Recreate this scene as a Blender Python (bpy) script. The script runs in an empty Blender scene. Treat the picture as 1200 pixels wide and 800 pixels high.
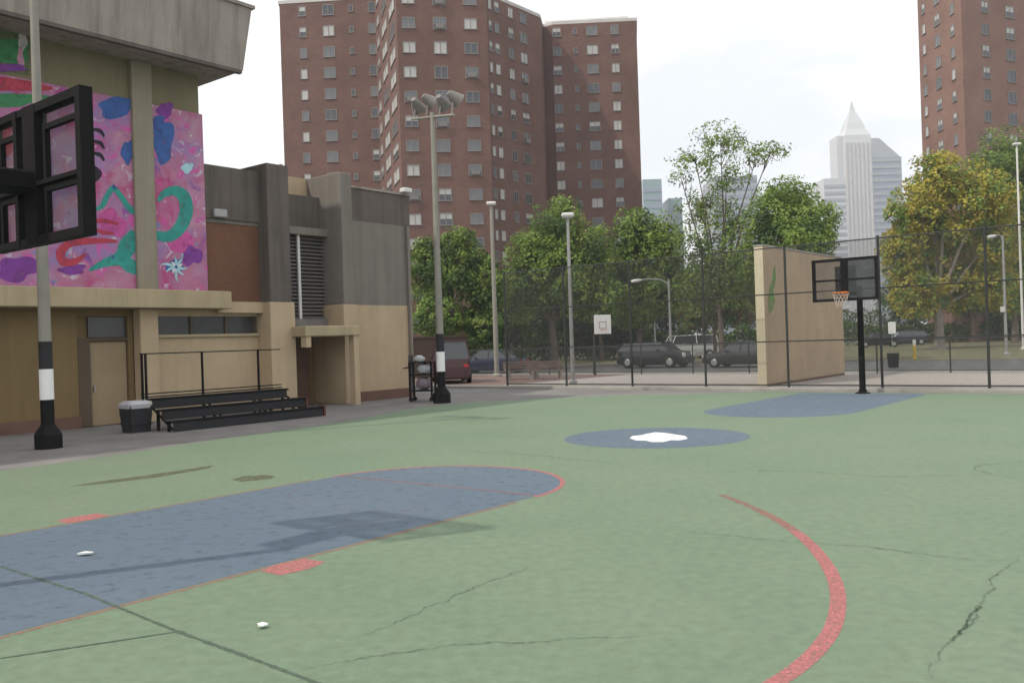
import bpy, math, random
from mathutils import Vector, noise as mnoise
random.seed(7)
S = bpy.context.scene
C = S.collection
rad = math.radians

# ------------------------------------------------------------------ survey
FOC, EYE, ROLL = 1050.0, 1.95, rad(1.9)          # focal length (px of a 1200 px frame), eye height, camera roll
UX, UY = .62, .7846                              # court axis "a" in world X, Y;  axis "b" is its right-hand normal
GRID = -math.atan2(UX, UY)                       # rotation of court-aligned things (local x = b, local y = a)
def W(a, b, z=0.0): return Vector((a*UX + b*UY, a*UY - b*UX, z))
def AB(X, Y): return X*UX + Y*UY, X*UY - Y*UX
def ray(x, y):
    dx, dy = x-600, y-400
    return (dx*math.cos(ROLL) - dy*math.sin(ROLL))/FOC, (dx*math.sin(ROLL) + dy*math.cos(ROLL))/FOC
def gnd(x, y):
    k, d = ray(x, y); Y = EYE/d
    return AB(k*Y, Y)
def at(x, y, Y):
    k, d = ray(x, y)
    return Vector((k*Y, Y, EYE - d*Y))
def fac(x, y, b=-23.9):                          # a point of the school facade: (a, z)
    k, d = ray(x, y); Y = b/(k*UY - UX)
    return AB(k*Y, Y)[0], EYE - d*Y

# ------------------------------------------------------------------ materials
def mat(name, col, rough=.8, var=.18, scale=3.0, metal=0.0, spec=.3, streak=0.0, col2=None, speck=0.0, patch=0.0, patch_col=None, patch_scale=.4, bump=0.0, bscale=40):
    m = bpy.data.materials.new(name); m.use_nodes = True
    nt = m.node_tree; N = nt.nodes; L = nt.links
    p = N['Principled BSDF']; p.inputs['Roughness'].default_value = rough
    p.inputs['Metallic'].default_value = metal
    p.inputs['Specular IOR Level'].default_value = spec
    tc = N.new('ShaderNodeTexCoord')
    src = tc.outputs['Object']
    def noise(sc, det=5, rgh=.6, stretch=None):
        n = N.new('ShaderNodeTexNoise'); n.inputs['Scale'].default_value = sc
        n.inputs['Detail'].default_value = det; n.inputs['Roughness'].default_value = rgh
        if stretch:
            mp = N.new('ShaderNodeMapping'); mp.inputs['Scale'].default_value = stretch
            L.new(src, mp.inputs['Vector']); L.new(mp.outputs[0], n.inputs['Vector'])
        else: L.new(src, n.inputs['Vector'])
        return n.outputs['Fac']
    def ramp(f, lo, hi):
        r = N.new('ShaderNodeMapRange'); r.inputs['From Min'].default_value = lo; r.inputs['From Max'].default_value = hi
        L.new(f, r.inputs['Value']); return r.outputs[0]
    def mix(f, a, b):
        x = N.new('ShaderNodeMix'); x.data_type = 'RGBA'
        L.new(f, x.inputs['Factor'])
        for s, v in (('A', a), ('B', b)):
            sock = [i for i in x.inputs if i.name == s and i.type == 'RGBA'][0]
            if isinstance(v, tuple): sock.default_value = v
            else: L.new(v, sock)
        return [o for o in x.outputs if o.type == 'RGBA'][0]
    c4 = lambda c, k=1: (min(1, c[0]*k), min(1, c[1]*k), min(1, c[2]*k), 1)
    c = mix(ramp(noise(scale), .3, .7), c4(col, 1-var), c4(col2) if col2 else c4(col, 1+var))
    c = mix(ramp(noise(scale*9, 3), .35, .75), c, mix(ramp(noise(scale*9+1), 0, 1), c4(col, 1-var*.6), c4(col, 1+var*.6))) if var > .1 else c
    if patch: c = mix(ramp(noise(patch_scale, 6, .65), .5-.02, .5+.2/patch), c, c4(patch_col or tuple(x*.6 for x in col)))
    if streak:
        s = noise(1.0, 6, .65, (3.2, 3.2, .16))
        s2 = N.new('ShaderNodeMath'); s2.operation = 'MULTIPLY'; s2.inputs[1].default_value = streak
        L.new(ramp(s, .45, .75), s2.inputs[0])
        c = mix(s2.outputs[0], c, c4(col, .3))
    if speck: c = mix(ramp(noise(75, 6, .75), .34, .74), c, mix(ramp(noise(9, 4), .3, .7), c4(col, 1-speck), c4(col, 1+speck)))
    L.new(c, p.inputs['Base Color'])
    if bump:
        b = N.new('ShaderNodeBump'); b.inputs['Strength'].default_value = bump; b.inputs['Distance'].default_value = .02
        L.new(noise(bscale, 4), b.inputs['Height']); L.new(b.outputs[0], p.inputs['Normal'])
    return m

def wear(m, amount=.5, scale=2.0, stretch=None, fine=1.0):     # worn paint: chips where the surface below shows through
    nt = m.node_tree; N = nt.nodes; L = nt.links
    out = N['Material Output']; p = N['Principled BSDF']
    tr = N.new('ShaderNodeBsdfTransparent'); ms = N.new('ShaderNodeMixShader')
    tc = N.new('ShaderNodeTexCoord'); n = N.new('ShaderNodeTexNoise')
    n.inputs['Scale'].default_value = scale; n.inputs['Detail'].default_value = 9; n.inputs['Roughness'].default_value = .72
    L.new(tc.outputs['Object'], n.inputs['Vector'])
    r = N.new('ShaderNodeMapRange'); r.inputs['From Min'].default_value = .5 - .28*(1-amount) - .05; r.inputs['From Max'].default_value = .5 + .3*amount
    r.inputs['To Min'].default_value = 0.0
    L.new(n.outputs['Fac'], r.inputs['Value'])
    L.new(r.outputs[0], ms.inputs[0]); L.new(tr.outputs[0], ms.inputs[1]); L.new(p.outputs[0], ms.inputs[2])
    L.new(ms.outputs[0], out.inputs['Surface'])
    return m

def brick(name, c1, c2, mortar, sc=1.0):
    m = bpy.data.materials.new(name); m.use_nodes = True
    nt = m.node_tree; N = nt.nodes; L = nt.links; p = N['Principled BSDF']; p.inputs['Roughness'].default_value = .9
    p.inputs['Specular IOR Level'].default_value = .2
    tc = N.new('ShaderNodeTexCoord'); sx = N.new('ShaderNodeSeparateXYZ'); cb = N.new('ShaderNodeCombineXYZ'); ad = N.new('ShaderNodeMath')
    L.new(tc.outputs['Object'], sx.inputs[0]); L.new(sx.outputs[0], ad.inputs[0]); L.new(sx.outputs[1], ad.inputs[1])
    L.new(ad.outputs[0], cb.inputs[0]); L.new(sx.outputs[2], cb.inputs[1])
    b = N.new('ShaderNodeTexBrick'); b.inputs['Scale'].default_value = sc
    for k, v in (('Color1', c1), ('Color2', c2), ('Mortar', mortar)): b.inputs[k].default_value = (*v, 1)
    b.inputs['Mortar Size'].default_value = .012; b.inputs['Brick Width'].default_value = .42; b.inputs['Row Height'].default_value = .14
    L.new(cb.outputs[0], b.inputs['Vector'])
    n = N.new('ShaderNodeTexNoise'); n.inputs['Scale'].default_value = .25; n.inputs['Detail'].default_value = 8; n.inputs['Roughness'].default_value = .7
    L.new(tc.outputs['Object'], n.inputs['Vector'])
    hs = N.new('ShaderNodeHueSaturation'); mr = N.new('ShaderNodeMapRange'); mr.inputs['To Min'].default_value = .42; mr.inputs['To Max'].default_value = 1.3
    L.new(n.outputs['Fac'], mr.inputs['Value']); L.new(mr.outputs[0], hs.inputs['Value']); L.new(b.outputs['Color'], hs.inputs['Color'])
    L.new(hs.outputs[0], p.inputs['Base Color'])
    return m

def leafmat(name, col):
    m = bpy.data.materials.new(name); m.use_nodes = True
    nt = m.node_tree; N = nt.nodes; L = nt.links; p = N['Principled BSDF']
    p.inputs['Roughness'].default_value = .55; p.inputs['Specular IOR Level'].default_value = .25
    tc = N.new('ShaderNodeTexCoord'); n = N.new('ShaderNodeTexNoise'); n.inputs['Scale'].default_value = .9; n.inputs['Detail'].default_value = 4
    L.new(tc.outputs['Object'], n.inputs['Vector'])
    hs = N.new('ShaderNodeHueSaturation'); hs.inputs['Color'].default_value = (*col, 1)
    mr = N.new('ShaderNodeMapRange'); mr.inputs['To Min'].default_value = .55; mr.inputs['To Max'].default_value = 1.45
    mh = N.new('ShaderNodeMapRange'); mh.inputs['To Min'].default_value = .47; mh.inputs['To Max'].default_value = .53
    L.new(n.outputs['Fac'], mr.inputs['Value']); L.new(mr.outputs[0], hs.inputs['Value'])
    L.new(n.outputs['Fac'], mh.inputs['Value']); L.new(mh.outputs[0], hs.inputs['Hue'])
    L.new(hs.outputs[0], p.inputs['Base Color'])
    t = N.new('ShaderNodeBsdfTranslucent'); L.new(hs.outputs[0], t.inputs['Color'])
    ms = N.new('ShaderNodeMixShader'); ms.inputs[0].default_value = .3
    L.new(p.outputs[0], ms.inputs[1]); L.new(t.outputs[0], ms.inputs[2]); L.new(ms.outputs[0], N['Material Output'].inputs['Surface'])
    return m

def glassmat(name, tint, alpha, rough=.08):                    # see-through sheet: part clear, part dull reflection
    m = bpy.data.materials.new(name); m.use_nodes = True
    nt = m.node_tree; N = nt.nodes; L = nt.links; p = N['Principled BSDF']
    p.inputs['Base Color'].default_value = (*tint, 1); p.inputs['Roughness'].default_value = rough
    t = N.new('ShaderNodeBsdfTransparent'); t.inputs['Color'].default_value = (.86, .86, .86, 1); ms = N.new('ShaderNodeMixShader')
    tc = N.new('ShaderNodeTexCoord'); n = N.new('ShaderNodeTexNoise'); n.inputs['Scale'].default_value = 3; n.inputs['Detail'].default_value = 6
    L.new(tc.outputs['Object'], n.inputs['Vector'])
    mr = N.new('ShaderNodeMapRange'); mr.inputs['To Min'].default_value = alpha*.6; mr.inputs['To Max'].default_value = alpha*1.4
    L.new(n.outputs['Fac'], mr.inputs['Value']); L.new(mr.outputs[0], ms.inputs[0])
    L.new(t.outputs[0], ms.inputs[1]); L.new(p.outputs[0], ms.inputs[2]); L.new(ms.outputs[0], N['Material Output'].inputs['Surface'])
    return m

M = dict(
 asphalt = mat('asphalt', (.20, .19, .18), .9, .22, 1.2, patch=.6, patch_col=(.12, .115, .11), patch_scale=.35, bump=.3),
 roadway = mat('road_asphalt', (.12, .118, .115), .9, .2, 1.0, patch=.5, patch_col=(.08, .08, .08)),
 city    = mat('city_ground', (.16, .155, .145), .95, .2, .05),
 green   = mat('green_court_paint', (.146, .212, .134), .66, .16, .45, spec=.35, speck=.30, col2=(.180, .226, .154), patch=.34, patch_col=(.208, .218, .165), patch_scale=.22, bump=.35, bscale=120),
 blue    = wear(mat('blue_court_paint', (.100, .142, .186), .66, .08, .5, spec=.35, speck=.14, col2=(.118, .154, .188), patch=.3, patch_col=(.128, .158, .176), patch_scale=.5, bump=.35, bscale=120), -.12, 6),
 red     = wear(mat('red_line_paint', (.46, .165, .165), .8, .05, 12, spec=.2), .34, 38),
 redfade = wear(mat('fading_red_line_paint', (.40, .150, .14), .8, .05, 12, spec=.2), .62, 34),
 redfaint= wear(mat('faded_red_line_paint', (.36, .150, .135), .8, .05, 12, spec=.2), .66, 30),
 redghost= wear(mat('almost_gone_line_paint', (.24, .17, .18), .65, .15, 1.5), 1.0, 5),
 white   = wear(mat('white_paint', (.80, .80, .79), .6, .06, 4), .25, 6),
 emblem  = wear(mat('white_emblem_paint', (.82, .82, .81), .6, .05, 4), -.4, 6),
 crack   = wear(mat('crack_filler', (.092, .125, .090), .9, .2, 6), .76, 18),
 seam    = wear(mat('seam_filler', (.085, .118, .088), .9, .2, 6), .22, 9),
 dirt_crack = wear(mat('open_crack_dirt', (.045, .060, .042), .95, .3, 6), .55, 25),
 stain   = wear(mat('brown_stain', (.12, .115, .065), .8, .2, 4), .5, 5),
 pave    = mat('concrete_pavement', (.36, .33, .30), .9, .14, .5, patch=.4, patch_col=(.25, .235, .21), patch_scale=.5, bump=.2),
 kerb    = mat('kerb_concrete', (.30, .29, .26), .9, .2, 1.5, streak=.2),
 dirt    = mat('dry_grass', (.20, .175, .11), .95, .3, .4, col2=(.12, .15, .06)),
 redpave = mat('red_brick_paving', (.17, .115, .10), .9, .2, 1.0),
 fascia  = mat('weathered_concrete', (.31, .272, .238), .9, .14, 1.2, streak=.65, bump=.3, bscale=12),
 beige   = mat('beige_paint', (.46, .355, .230), .8, .08, .8, streak=.14, bump=.15, bscale=25),
 olive   = mat('olive_beige_render', (.215, .185, .115), .85, .12, .8, streak=.2),
 tan     = mat('tan_painted_wall', (.200, .138, .062), .8, .12, .7, streak=.18),
 ledge   = mat('ledge_paint', (.40, .325, .205), .8, .1, 1.2, streak=.3),
 pilaster= mat('pilaster_paint', (.28, .245, .18), .8, .12, 1.2, streak=.25),
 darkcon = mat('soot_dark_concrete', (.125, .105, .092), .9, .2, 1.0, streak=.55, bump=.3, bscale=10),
 greycon = mat('grey_brown_render', (.20, .178, .155), .9, .1, .8, streak=.3),
 brickpan= brick('red_brown_brick_panel', (.20, .095, .058), (.17, .08, .05), (.17, .10, .07), 3),
 darkbrick = brick('sooty_brown_brick', (.085, .055, .042), (.07, .045, .035), (.10, .08, .065), 3),
 doorpaint = mat('tan_door_paint', (.32, .24, .145), .7, .1, 1, streak=.15),
 plinth  = mat('red_brown_plinth_paint', (.15, .085, .062), .8, .2, 2),
 darkglass = mat('dark_window_glass', (.05, .05, .052), .2, .2, 2, spec=.5),
 louver  = mat('grey_louver_metal', (.20, .185, .17), .6, .15, 2, streak=.3),
 bwhite  = mat('weathered_white_metal', (.62, .61, .58), .5, .12, 3),
 black   = mat('black_painted_steel', (.009, .009, .009), .7, .3, 3, spec=.12),
 blackrough = mat('matt_black_plastic', (.022, .022, .024), .7, .3, 3),
 rust    = mat('rusty_red_steel', (.12, .045, .035), .8, .3, 6),
 pole    = mat('weathered_grey_pole_paint', (.25, .24, .205), .6, .15, 2, streak=.25),
 galv    = mat('galvanised_steel', (.33, .33, .32), .45, .12, 3, metal=.3),
 wire    = mat('fence_wire', (.035, .038, .035), .6, .2, 3),
 tower   = brick('tower_red_brick', (.185, .096, .076), (.150, .078, .062), (.21, .14, .12), 1),
 tower2  = brick('tower_pale_red_brick', (.29, .168, .130), (.255, .147, .115), (.29, .195, .165), 1),
 concrete= mat('pale_roof_concrete', (.52, .50, .48), .9, .1, .5),
 pane_a  = mat('window_pane_grey', (.13, .135, .14), .15, .3, .5, spec=.5),
 pane_b  = mat('window_pane_blind_and_glare', (.44, .43, .41), .4, .2, .5),
 pane_c  = mat('window_pane_dark', (.05, .055, .06), .12, .3, .5, spec=.6),
 frame_dk= mat('dark_tan_door_frame', (.10, .075, .05), .8, .15, 1),
 frame   = mat('window_frame_grey', (.22, .20, .19), .6, .15, 1),
 wall_hb = mat('handball_wall_tan', (.43, .325, .215), .85, .10, .6, streak=.2),
 graf    = wear(mat('green_spray_paint', (.12, .30, .06), .6, .2, 3), .5, 4),
 skyw    = mat('pale_stone_tower', (.55, .56, .57), .8, .06, .02),
 skyb    = mat('blue_grey_curtain_wall', (.27, .31, .37), .35, .1, .02),
 skyg    = mat('green_glass_tower', (.24, .32, .33), .35, .1, .03),
 skygrey = mat('grey_office_wall', (.36, .38, .40), .7, .1, .03),
 bark    = mat('tree_bark', (.14, .11, .085), .95, .3, 3, bump=.5, bscale=8),
 palebark= mat('pale_tree_bark', (.25, .22, .19), .9, .25, 2, bump=.5, bscale=8),
 acrylic = glassmat('scratched_clear_acrylic', (.16, .16, .15), .26),
 dark_pane  = glassmat('darkened_clear_acrylic', (.035, .045, .042), .62),  # clear pane tinted dark, standing in for the dark trees behind it
 clear   = glassmat('clear_acrylic', (.10, .10, .10), .16),
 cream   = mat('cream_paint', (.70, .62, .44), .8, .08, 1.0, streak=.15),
 tyre    = mat('tyre_rubber', (.02, .02, .02), .85, .2, 5),
 rim     = mat('wheel_rim_alloy', (.42, .42, .42), .35, .1, 5, metal=.5),
 carblack= mat('black_car_paint', (.015, .015, .018), .18, .1, 1, spec=.6),
 cardark = mat('charcoal_car_paint', (.035, .034, .036), .22, .1, 1, spec=.6),
 carwhite= mat('white_car_paint', (.72, .72, .72), .25, .05, 1, spec=.5),
 carblue = mat('dark_blue_car_paint', (.022, .03, .06), .22, .1, 1, spec=.6),
 carred  = mat('maroon_car_paint', (.055, .016, .02), .25, .1, 1, spec=.5),
 carglass= mat('car_window_glass', (.06, .065, .07), .08, .1, 1, spec=.7),
 lamp_red= mat('tail_lamp_red', (.35, .02, .02), .25, .1, 4, spec=.5),
 lamp_w  = mat('head_lamp_clear', (.7, .7, .68), .15, .1, 4, spec=.6),
 orange  = mat('orange_rim_paint', (.55, .16, .05), .5, .15, 5),
 net     = mat('net_cord', (.5, .42, .36), .9, .1, 5),
 bag     = mat('pale_plastic_bag', (.42, .42, .43), .45, .15, 5),
 lilac   = mat('faded_lilac_cloth', (.24, .19, .22), .9, .2, 6),
 yellow  = mat('yellow_bollard_paint', (.60, .42, .04), .5, .12, 4),
 paper   = mat('paper_white', (.78, .78, .76), .8, .05, 4),
 wood    = mat('weathered_bench_wood', (.20, .15, .12), .85, .25, 3),
)
for k, (n, c) in dict(
 l_dark=('leaf_dark_green', (.080, .135, .036)), l_mid=('leaf_mid_green', (.140, .215, .048)), l_pale=('leaf_light_green', (.215, .300, .060)),  # leaf tones, mixed at random through each crown
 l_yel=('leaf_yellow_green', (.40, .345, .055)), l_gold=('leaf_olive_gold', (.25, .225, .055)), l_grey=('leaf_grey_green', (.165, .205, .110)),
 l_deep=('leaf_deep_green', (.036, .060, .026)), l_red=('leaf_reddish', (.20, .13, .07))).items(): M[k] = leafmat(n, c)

# ------------------------------------------------------------------ mesh helpers
class MB:
    def __init__(s): s.v = []; s.f = []; s.m = []
    def add(s, vs, fs, mi=0):
        o = len(s.v); s.v += [tuple(p) for p in vs]
        for f in fs: s.f.append(tuple(i+o for i in f)); s.m.append(mi)
        return s
    def box(s, x0, x1, y0, y1, z0, z1, mi=0, bev=0.0):
        if bev:
            b = bev; vs = []
            for z, k in ((z0, b), (z0+b, 0), (z1-b, 0), (z1, b)):
                vs += [(x0+k, y0+b, z), (x0+b, y0+k, z), (x1-b, y0+k, z), (x1-k, y0+b, z), (x1-k, y1-b, z), (x1-b, y1-k, z), (x0+b, y1-k, z), (x0+k, y1-b, z)]
            fs = [tuple(range(7, -1, -1)), tuple(range(24, 32))]
            for r in range(3):
                for i in range(8): fs.append((r*8+i, r*8+(i+1) % 8, r*8+8+(i+1) % 8, r*8+8+i))
            return s.add(vs, fs, mi)
        vs = [(x0,y0,z0),(x1,y0,z0),(x1,y1,z0),(x0,y1,z0),(x0,y0,z1),(x1,y0,z1),(x1,y1,z1),(x0,y1,z1)]
        return s.add(vs, [(3,2,1,0),(4,5,6,7),(0,1,5,4),(1,2,6,5),(2,3,7,6),(3,0,4,7)], mi)
    def prism(s, poly, z0, z1, mi=0, topscale=None):
        n = len(poly)
        vs = [(x, y, z0) for x, y in poly] + [(x, y, z1) for x, y in poly]
        return s.add(vs, [tuple(range(n-1, -1, -1)), tuple(range(n, 2*n))] + [(i, (i+1) % n, n+(i+1) % n, n+i) for i in range(n)], mi)
    def tube(s, pts, rs, n=10, mi=0, caps=True):
        pts = [Vector(p) for p in pts]
        if not isinstance(rs, (list, tuple)): rs = [rs]*len(pts)
        vs = []; prev = None
        for i, p in enumerate(pts):
            d = (pts[min(i+1, len(pts)-1)] - pts[max(i-1, 0)])
            if d.length < 1e-9: d = Vector((0, 0, 1))
            d.normalize()
            if prev is None:
                r = d.cross(Vector((0, 0, 1)) if abs(d.z) < .9 else Vector((1, 0, 0))).normalized()
            else: r = (prev - d*prev.dot(d)).normalized()
            prev = r; u = d.cross(r)
            for k in range(n):
                t = 2*math.pi*k/n; vs.append(p + (r*math.cos(t) + u*math.sin(t))*rs[i])
        fs = []
        for i in range(len(pts)-1):
            for k in range(n): fs.append((i*n+k, i*n+(k+1) % n, (i+1)*n+(k+1) % n, (i+1)*n+k))
        if caps: fs += [tuple(range(n-1, -1, -1)), tuple(range((len(pts)-1)*n, len(pts)*n))]
        return s.add(vs, fs, mi)
    def lathe(s, prof, n=20, mi=0, c=(0, 0, 0)):
        return s.tube([(c[0], c[1], c[2]+z) for r, z in prof], [max(r, .0005) for r, z in prof], n, mi)
    def blob(s, c, r, n=8, mi=0, jit=.12, seed=0):
        rnd = random.Random(seed); vs = []; fs = []
        R = r if isinstance(r, (tuple, list)) else (r, r, r)
        for i in range(n+1):
            ph = math.pi*i/n
            for k in range(2*n):
                t = math.pi*k/n; j = 1+rnd.uniform(-jit, jit)
                vs.append((c[0]+R[0]*math.sin(ph)*math.cos(t)*j, c[1]+R[1]*math.sin(ph)*math.sin(t)*j, c[2]+R[2]*math.cos(ph)*j))
        for i in range(n):
            for k in range(2*n): fs.append((i*2*n+k, (i+1)*2*n+k, (i+1)*2*n+(k+1) % (2*n), i*2*n+(k+1) % (2*n)))
        return s.add(vs, fs, mi)
    def build(s, name, mats, parent=None, loc=None, rz=0, smooth=False):
        me = bpy.data.meshes.new(name); me.from_pydata(s.v, [], s.f)
        if not isinstance(mats, (list, tuple)): mats = [mats]
        for m in mats: me.materials.append(m)
        if len(mats) > 1: me.polygons.foreach_set('material_index', s.m)
        if smooth:
            me.polygons.foreach_set('use_smooth', [True]*len(me.polygons))
            me.set_sharp_from_angle(angle=rad(35))
        me.update()
        o = bpy.data.objects.new(name, me); C.objects.link(o)
        if parent: o.parent = parent
        if loc is not None: o.location = loc; o.rotation_euler = (0, 0, rz)
        return o

def tag(o, label=None, cat=None, group=None, kind=None):
    for k, v in (('label', label), ('category', cat), ('group', group), ('kind', kind)):
        if v: o[k] = v
    return o
def thing(name, label, cat, loc=(0, 0, 0), rz=0, group=None):
    o = bpy.data.objects.new(name, None); C.objects.link(o); o.location = loc; o.rotation_euler = (0, 0, rz); o.empty_display_size = .3
    return tag(o, label, cat, group)
def copy_tree(o, parent=None):
    c = o.copy(); C.objects.link(c); c.parent = parent
    for ch in o.children: copy_tree(ch, c)
    return c
def struct(o): return tag(o, kind='structure')

# sheets on the ground, laid out in (a, b)
def sheet(name, poly, z, m):
    b = MB(); n = len(poly)
    b.add([W(a, bb, z) for a, bb in poly], [tuple(range(n))])
    o = b.build(name, m)
    if o.data.polygons[0].normal.z < 0: o.data.flip_normals()
    return struct(o)
def ribbon(name, pts, w, z, m, jit=0.0, step=.12, seed=1, taper=False):
    rnd = random.Random(seed); P = []
    for (a0, b0), (a1, b1) in zip(pts, pts[1:]):
        n = max(1, int(math.hypot(a1-a0, b1-b0)/step))
        P += [(a0+(a1-a0)*i/n, b0+(b1-b0)*i/n) for i in range(n)]
    P.append(pts[-1]); vs = []; off = 0
    for i, (a, b) in enumerate(P):
        p, q = P[max(i-1, 0)], P[min(i+1, len(P)-1)]
        d = Vector((q[0]-p[0], q[1]-p[1])).normalized(); nx, ny = -d.y, d.x
        off = off*.9 + rnd.uniform(-jit, jit)
        ww = w*(rnd.uniform(.45, 1.2) if jit else 1)*(min(1, 4*min(i, len(P)-1-i)/len(P)+.1) if taper else 1)
        vs += [W(a+nx*(off+ww/2), b+ny*(off+ww/2), z), W(a+nx*(off-ww/2), b+ny*(off-ww/2), z)]
    mb = MB().add(vs, [(2*i, 2*i+1, 2*i+3, 2*i+2) for i in range(len(P)-1)])
    o = mb.build(name, m)
    if o.data.polygons[0].normal.z < 0: o.data.flip_normals()
    return struct(o)

# ------------------------------------------------------------------ ground
g = MB().add([(-2500, -400, -.03), (2500, -400, -.03), (2500, 3000, -.03), (-2500, 3000, -.03)], [(0, 1, 2, 3)]).build('ground', M['city']); struct(g)
sheet('schoolyard', [(-40, -60), (29.0, -60), (29.0, 60), (-40, 60)], 0.0, M['asphalt'])
edge = [gnd(*p) for p in ((-160, 574), (0, 552), (130, 534), (260, 514), (400, 495), (492, 477), (560, 471), (650, 466.5), (730, 463), (800, 462))]
a0, b0 = edge[0]
sheet('court', [(-12, b0-1.0)] + edge + [(28.55, -12), (28.55, 14), (-12, 14)], .004, M['green'])
sheet('handball_court', [(29.5, -60), (41.3, -60), (41.3, 60), (29.5, 60)], .004, M['pave'])
k = MB(); k.box(-40, 60, 28.9, 29.55, -.02, .11, bev=.02); struct(k.build('kerb', M['kerb'], None, (0, 0, 0), GRID))
sheet('pavement', [(41.3, -80), (44.6, -80), (44.6, 80), (41.3, 80)], .006, M['kerb'])
sheet('road', [(44.6, -120), (57.5, -120), (57.5, 120), (44.6, 120)], -.004, M['roadway'])
sheet('brick_path', [(30.5, -60), (40.8, -60), (40.8, -24.5), (30.5, -25.5)], .010, M['redpave'])
sheet('park_lawn', [(58, -140), (135, -140), (135, 140), (58, 140)], -.006, M['dirt'])

# court paint, all laid out on the key axis b = -8.65
BC = -8.65
def key(afar, atip, sgn, bl, br):
    pts = [(afar, bl), (atip, bl)]
    hw = (br-bl)/2
    for i in range(1, 32):
        t = math.pi*i/32; pts.append((atip + sgn*hw*math.sin(t), BC - hw*math.cos(t)))
    return pts + [(atip, br), (afar, br)]
KL, KR = BC-1.87, BC+1.87
sheet('painted_key', key(-2.0, 8.9, 1, KL, KR), .0053, M['blue'])
sheet('painted_key', key(28.2, 21.65, -1, KL, KR), .0053, M['blue'])
circ = lambda a, b, r, n=48: [(a+r*math.sin(2*math.pi*i/n), b-r*math.cos(2*math.pi*i/n)) for i in range(n)]
sheet('painted_circle', circ(15.35, BC, 1.78), .0053, M['blue'])
def arc_pts(a, b, r, t0, t1, n=40): return [(a+r*math.sin(rad(t0+(t1-t0)*i/n)), b-r*math.cos(rad(t0+(t1-t0)*i/n))) for i in range(n+1)]
ribbon('painted_line', arc_pts(8.9, BC, 1.90, 0, 180), .07, .0065, M['red'])
ribbon('painted_line', [(9.0, KL), (9.0, KR)], .06, .0065, M['redfaint'])
ribbon('painted_line', [(-2, KR+.05), (8.5, KR+.05)], .06, .0065, M['redfaint'])
ribbon('painted_line', [(-2, KL-.05), (8.5, KL-.05)], .06, .0065, M['redfaint'])
ribbon('painted_line', arc_pts(8.9, BC, 1.80, 180, 360), .05, .0065, M['redghost'])
for a, b in ((5.03, -6.55), (5.2, -10.75)):
    sheet('painted_block', [(a-.26, b-.13), (a-.05, b-.2), (a+.24, b-.16), (a+.27, b+.12), (a+.02, b+.19), (a-.25, b+.15)], .0066, M['red'])
arc = [gnd(*p) for p in ((845, 580), (880, 594), (912, 610), (942, 631), (964, 655), (978, 680), (982, 705), (977, 733), (962, 757), (936, 782), (900, 806), (850, 836), (790, 872))]
def smooth(P, n=10):
    out = []
    for i in range(len(P)-1):
        p0, p1, p2, p3 = P[max(i-1, 0)], P[i], P[i+1], P[min(i+2, len(P)-1)]
        for j in range(n):
            t = j/n
            out.append(tuple(.5*(2*p1[k]+(p2[k]-p0[k])*t+(2*p0[k]-5*p1[k]+4*p2[k]-p3[k])*t*t+(3*p1[k]-p0[k]-3*p2[k]+p3[k])*t**3) for k in (0, 1)))
    return out + [P[-1]]
sa = smooth(arc)
ribbon('painted_arc', sa[26:], .112, .0065, M['red'], step=.05)
ribbon('painted_arc', sa[14:27], .108, .0065, M['redfade'], step=.05)
ribbon('painted_arc', sa[:15], .10, .0065, M['redfaint'], step=.05)
pl = [gnd(*p) for p in ((738, 513.5), (741, 511), (752, 510), (757, 508.6), (768, 506.6), (779, 507.4), (790, 509), (803, 511), (806, 514), (797, 516), (786, 515.8), (778, 518), (764, 518), (757, 516.4), (745, 516))]
sheet('painted_emblem', pl, .0068, M['emblem'])
for i, (pts, w, j, m) in enumerate([
  (((0, 664), (100, 696), (205, 739), (290, 770), (400, 812)), .040, .001, 'seam'),
  (((0, 772), (205, 741)), .030, .001, 'seam'),
  (((395, 752), (450, 736), (505, 712), (560, 690), (632, 663)), .022, .022, 'crack'),
  (((340, 790), (420, 772), (520, 757), (700, 748), (780, 744)), .026, .018, 'crack'),
  (((1090, 800), (1105, 765), (1128, 740), (1152, 713), (1168, 680), (1200, 650)), .022, .014, 'crack'),
  (((1126, 744), (1140, 728), (1153, 712)), .020, .012, 'dirt_crack'),
  (((1118, 752), (1135, 731)), .014, .012, 'dirt_crack'),
  (((780, 620), (900, 633), (1010, 641), (1140, 656), (1200, 659)), .026, .015, 'crack'),
  (((1200, 541), (1150, 545), (1142, 551), (1165, 558), (1200, 560)), .035, .02, 'crack'),
  (((520, 528), (640, 535), (730, 545)), .04, .03, 'crack'),
  (((790, 556), (900, 552), (1040, 560), (1180, 556)), .035, .03, 'crack'),
  ]): ribbon('crack', [gnd(*p) for p in pts], w, .0075+.0006*i, M[m], jit=j, seed=i+3, step=.035, taper=m == 'crack')
sheet('stain', [gnd(*p) for p in ((82, 570), (110, 565), (170, 557), (225, 549), (252, 545), (245, 549), (180, 560), (120, 567))], .0062, M['stain'])
sheet('stain', [gnd(*p) for p in ((271, 562), (285, 558), (308, 556.5), (324, 558), (318, 561), (300, 563), (283, 564.5))], .0062, M['stain'])

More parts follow.
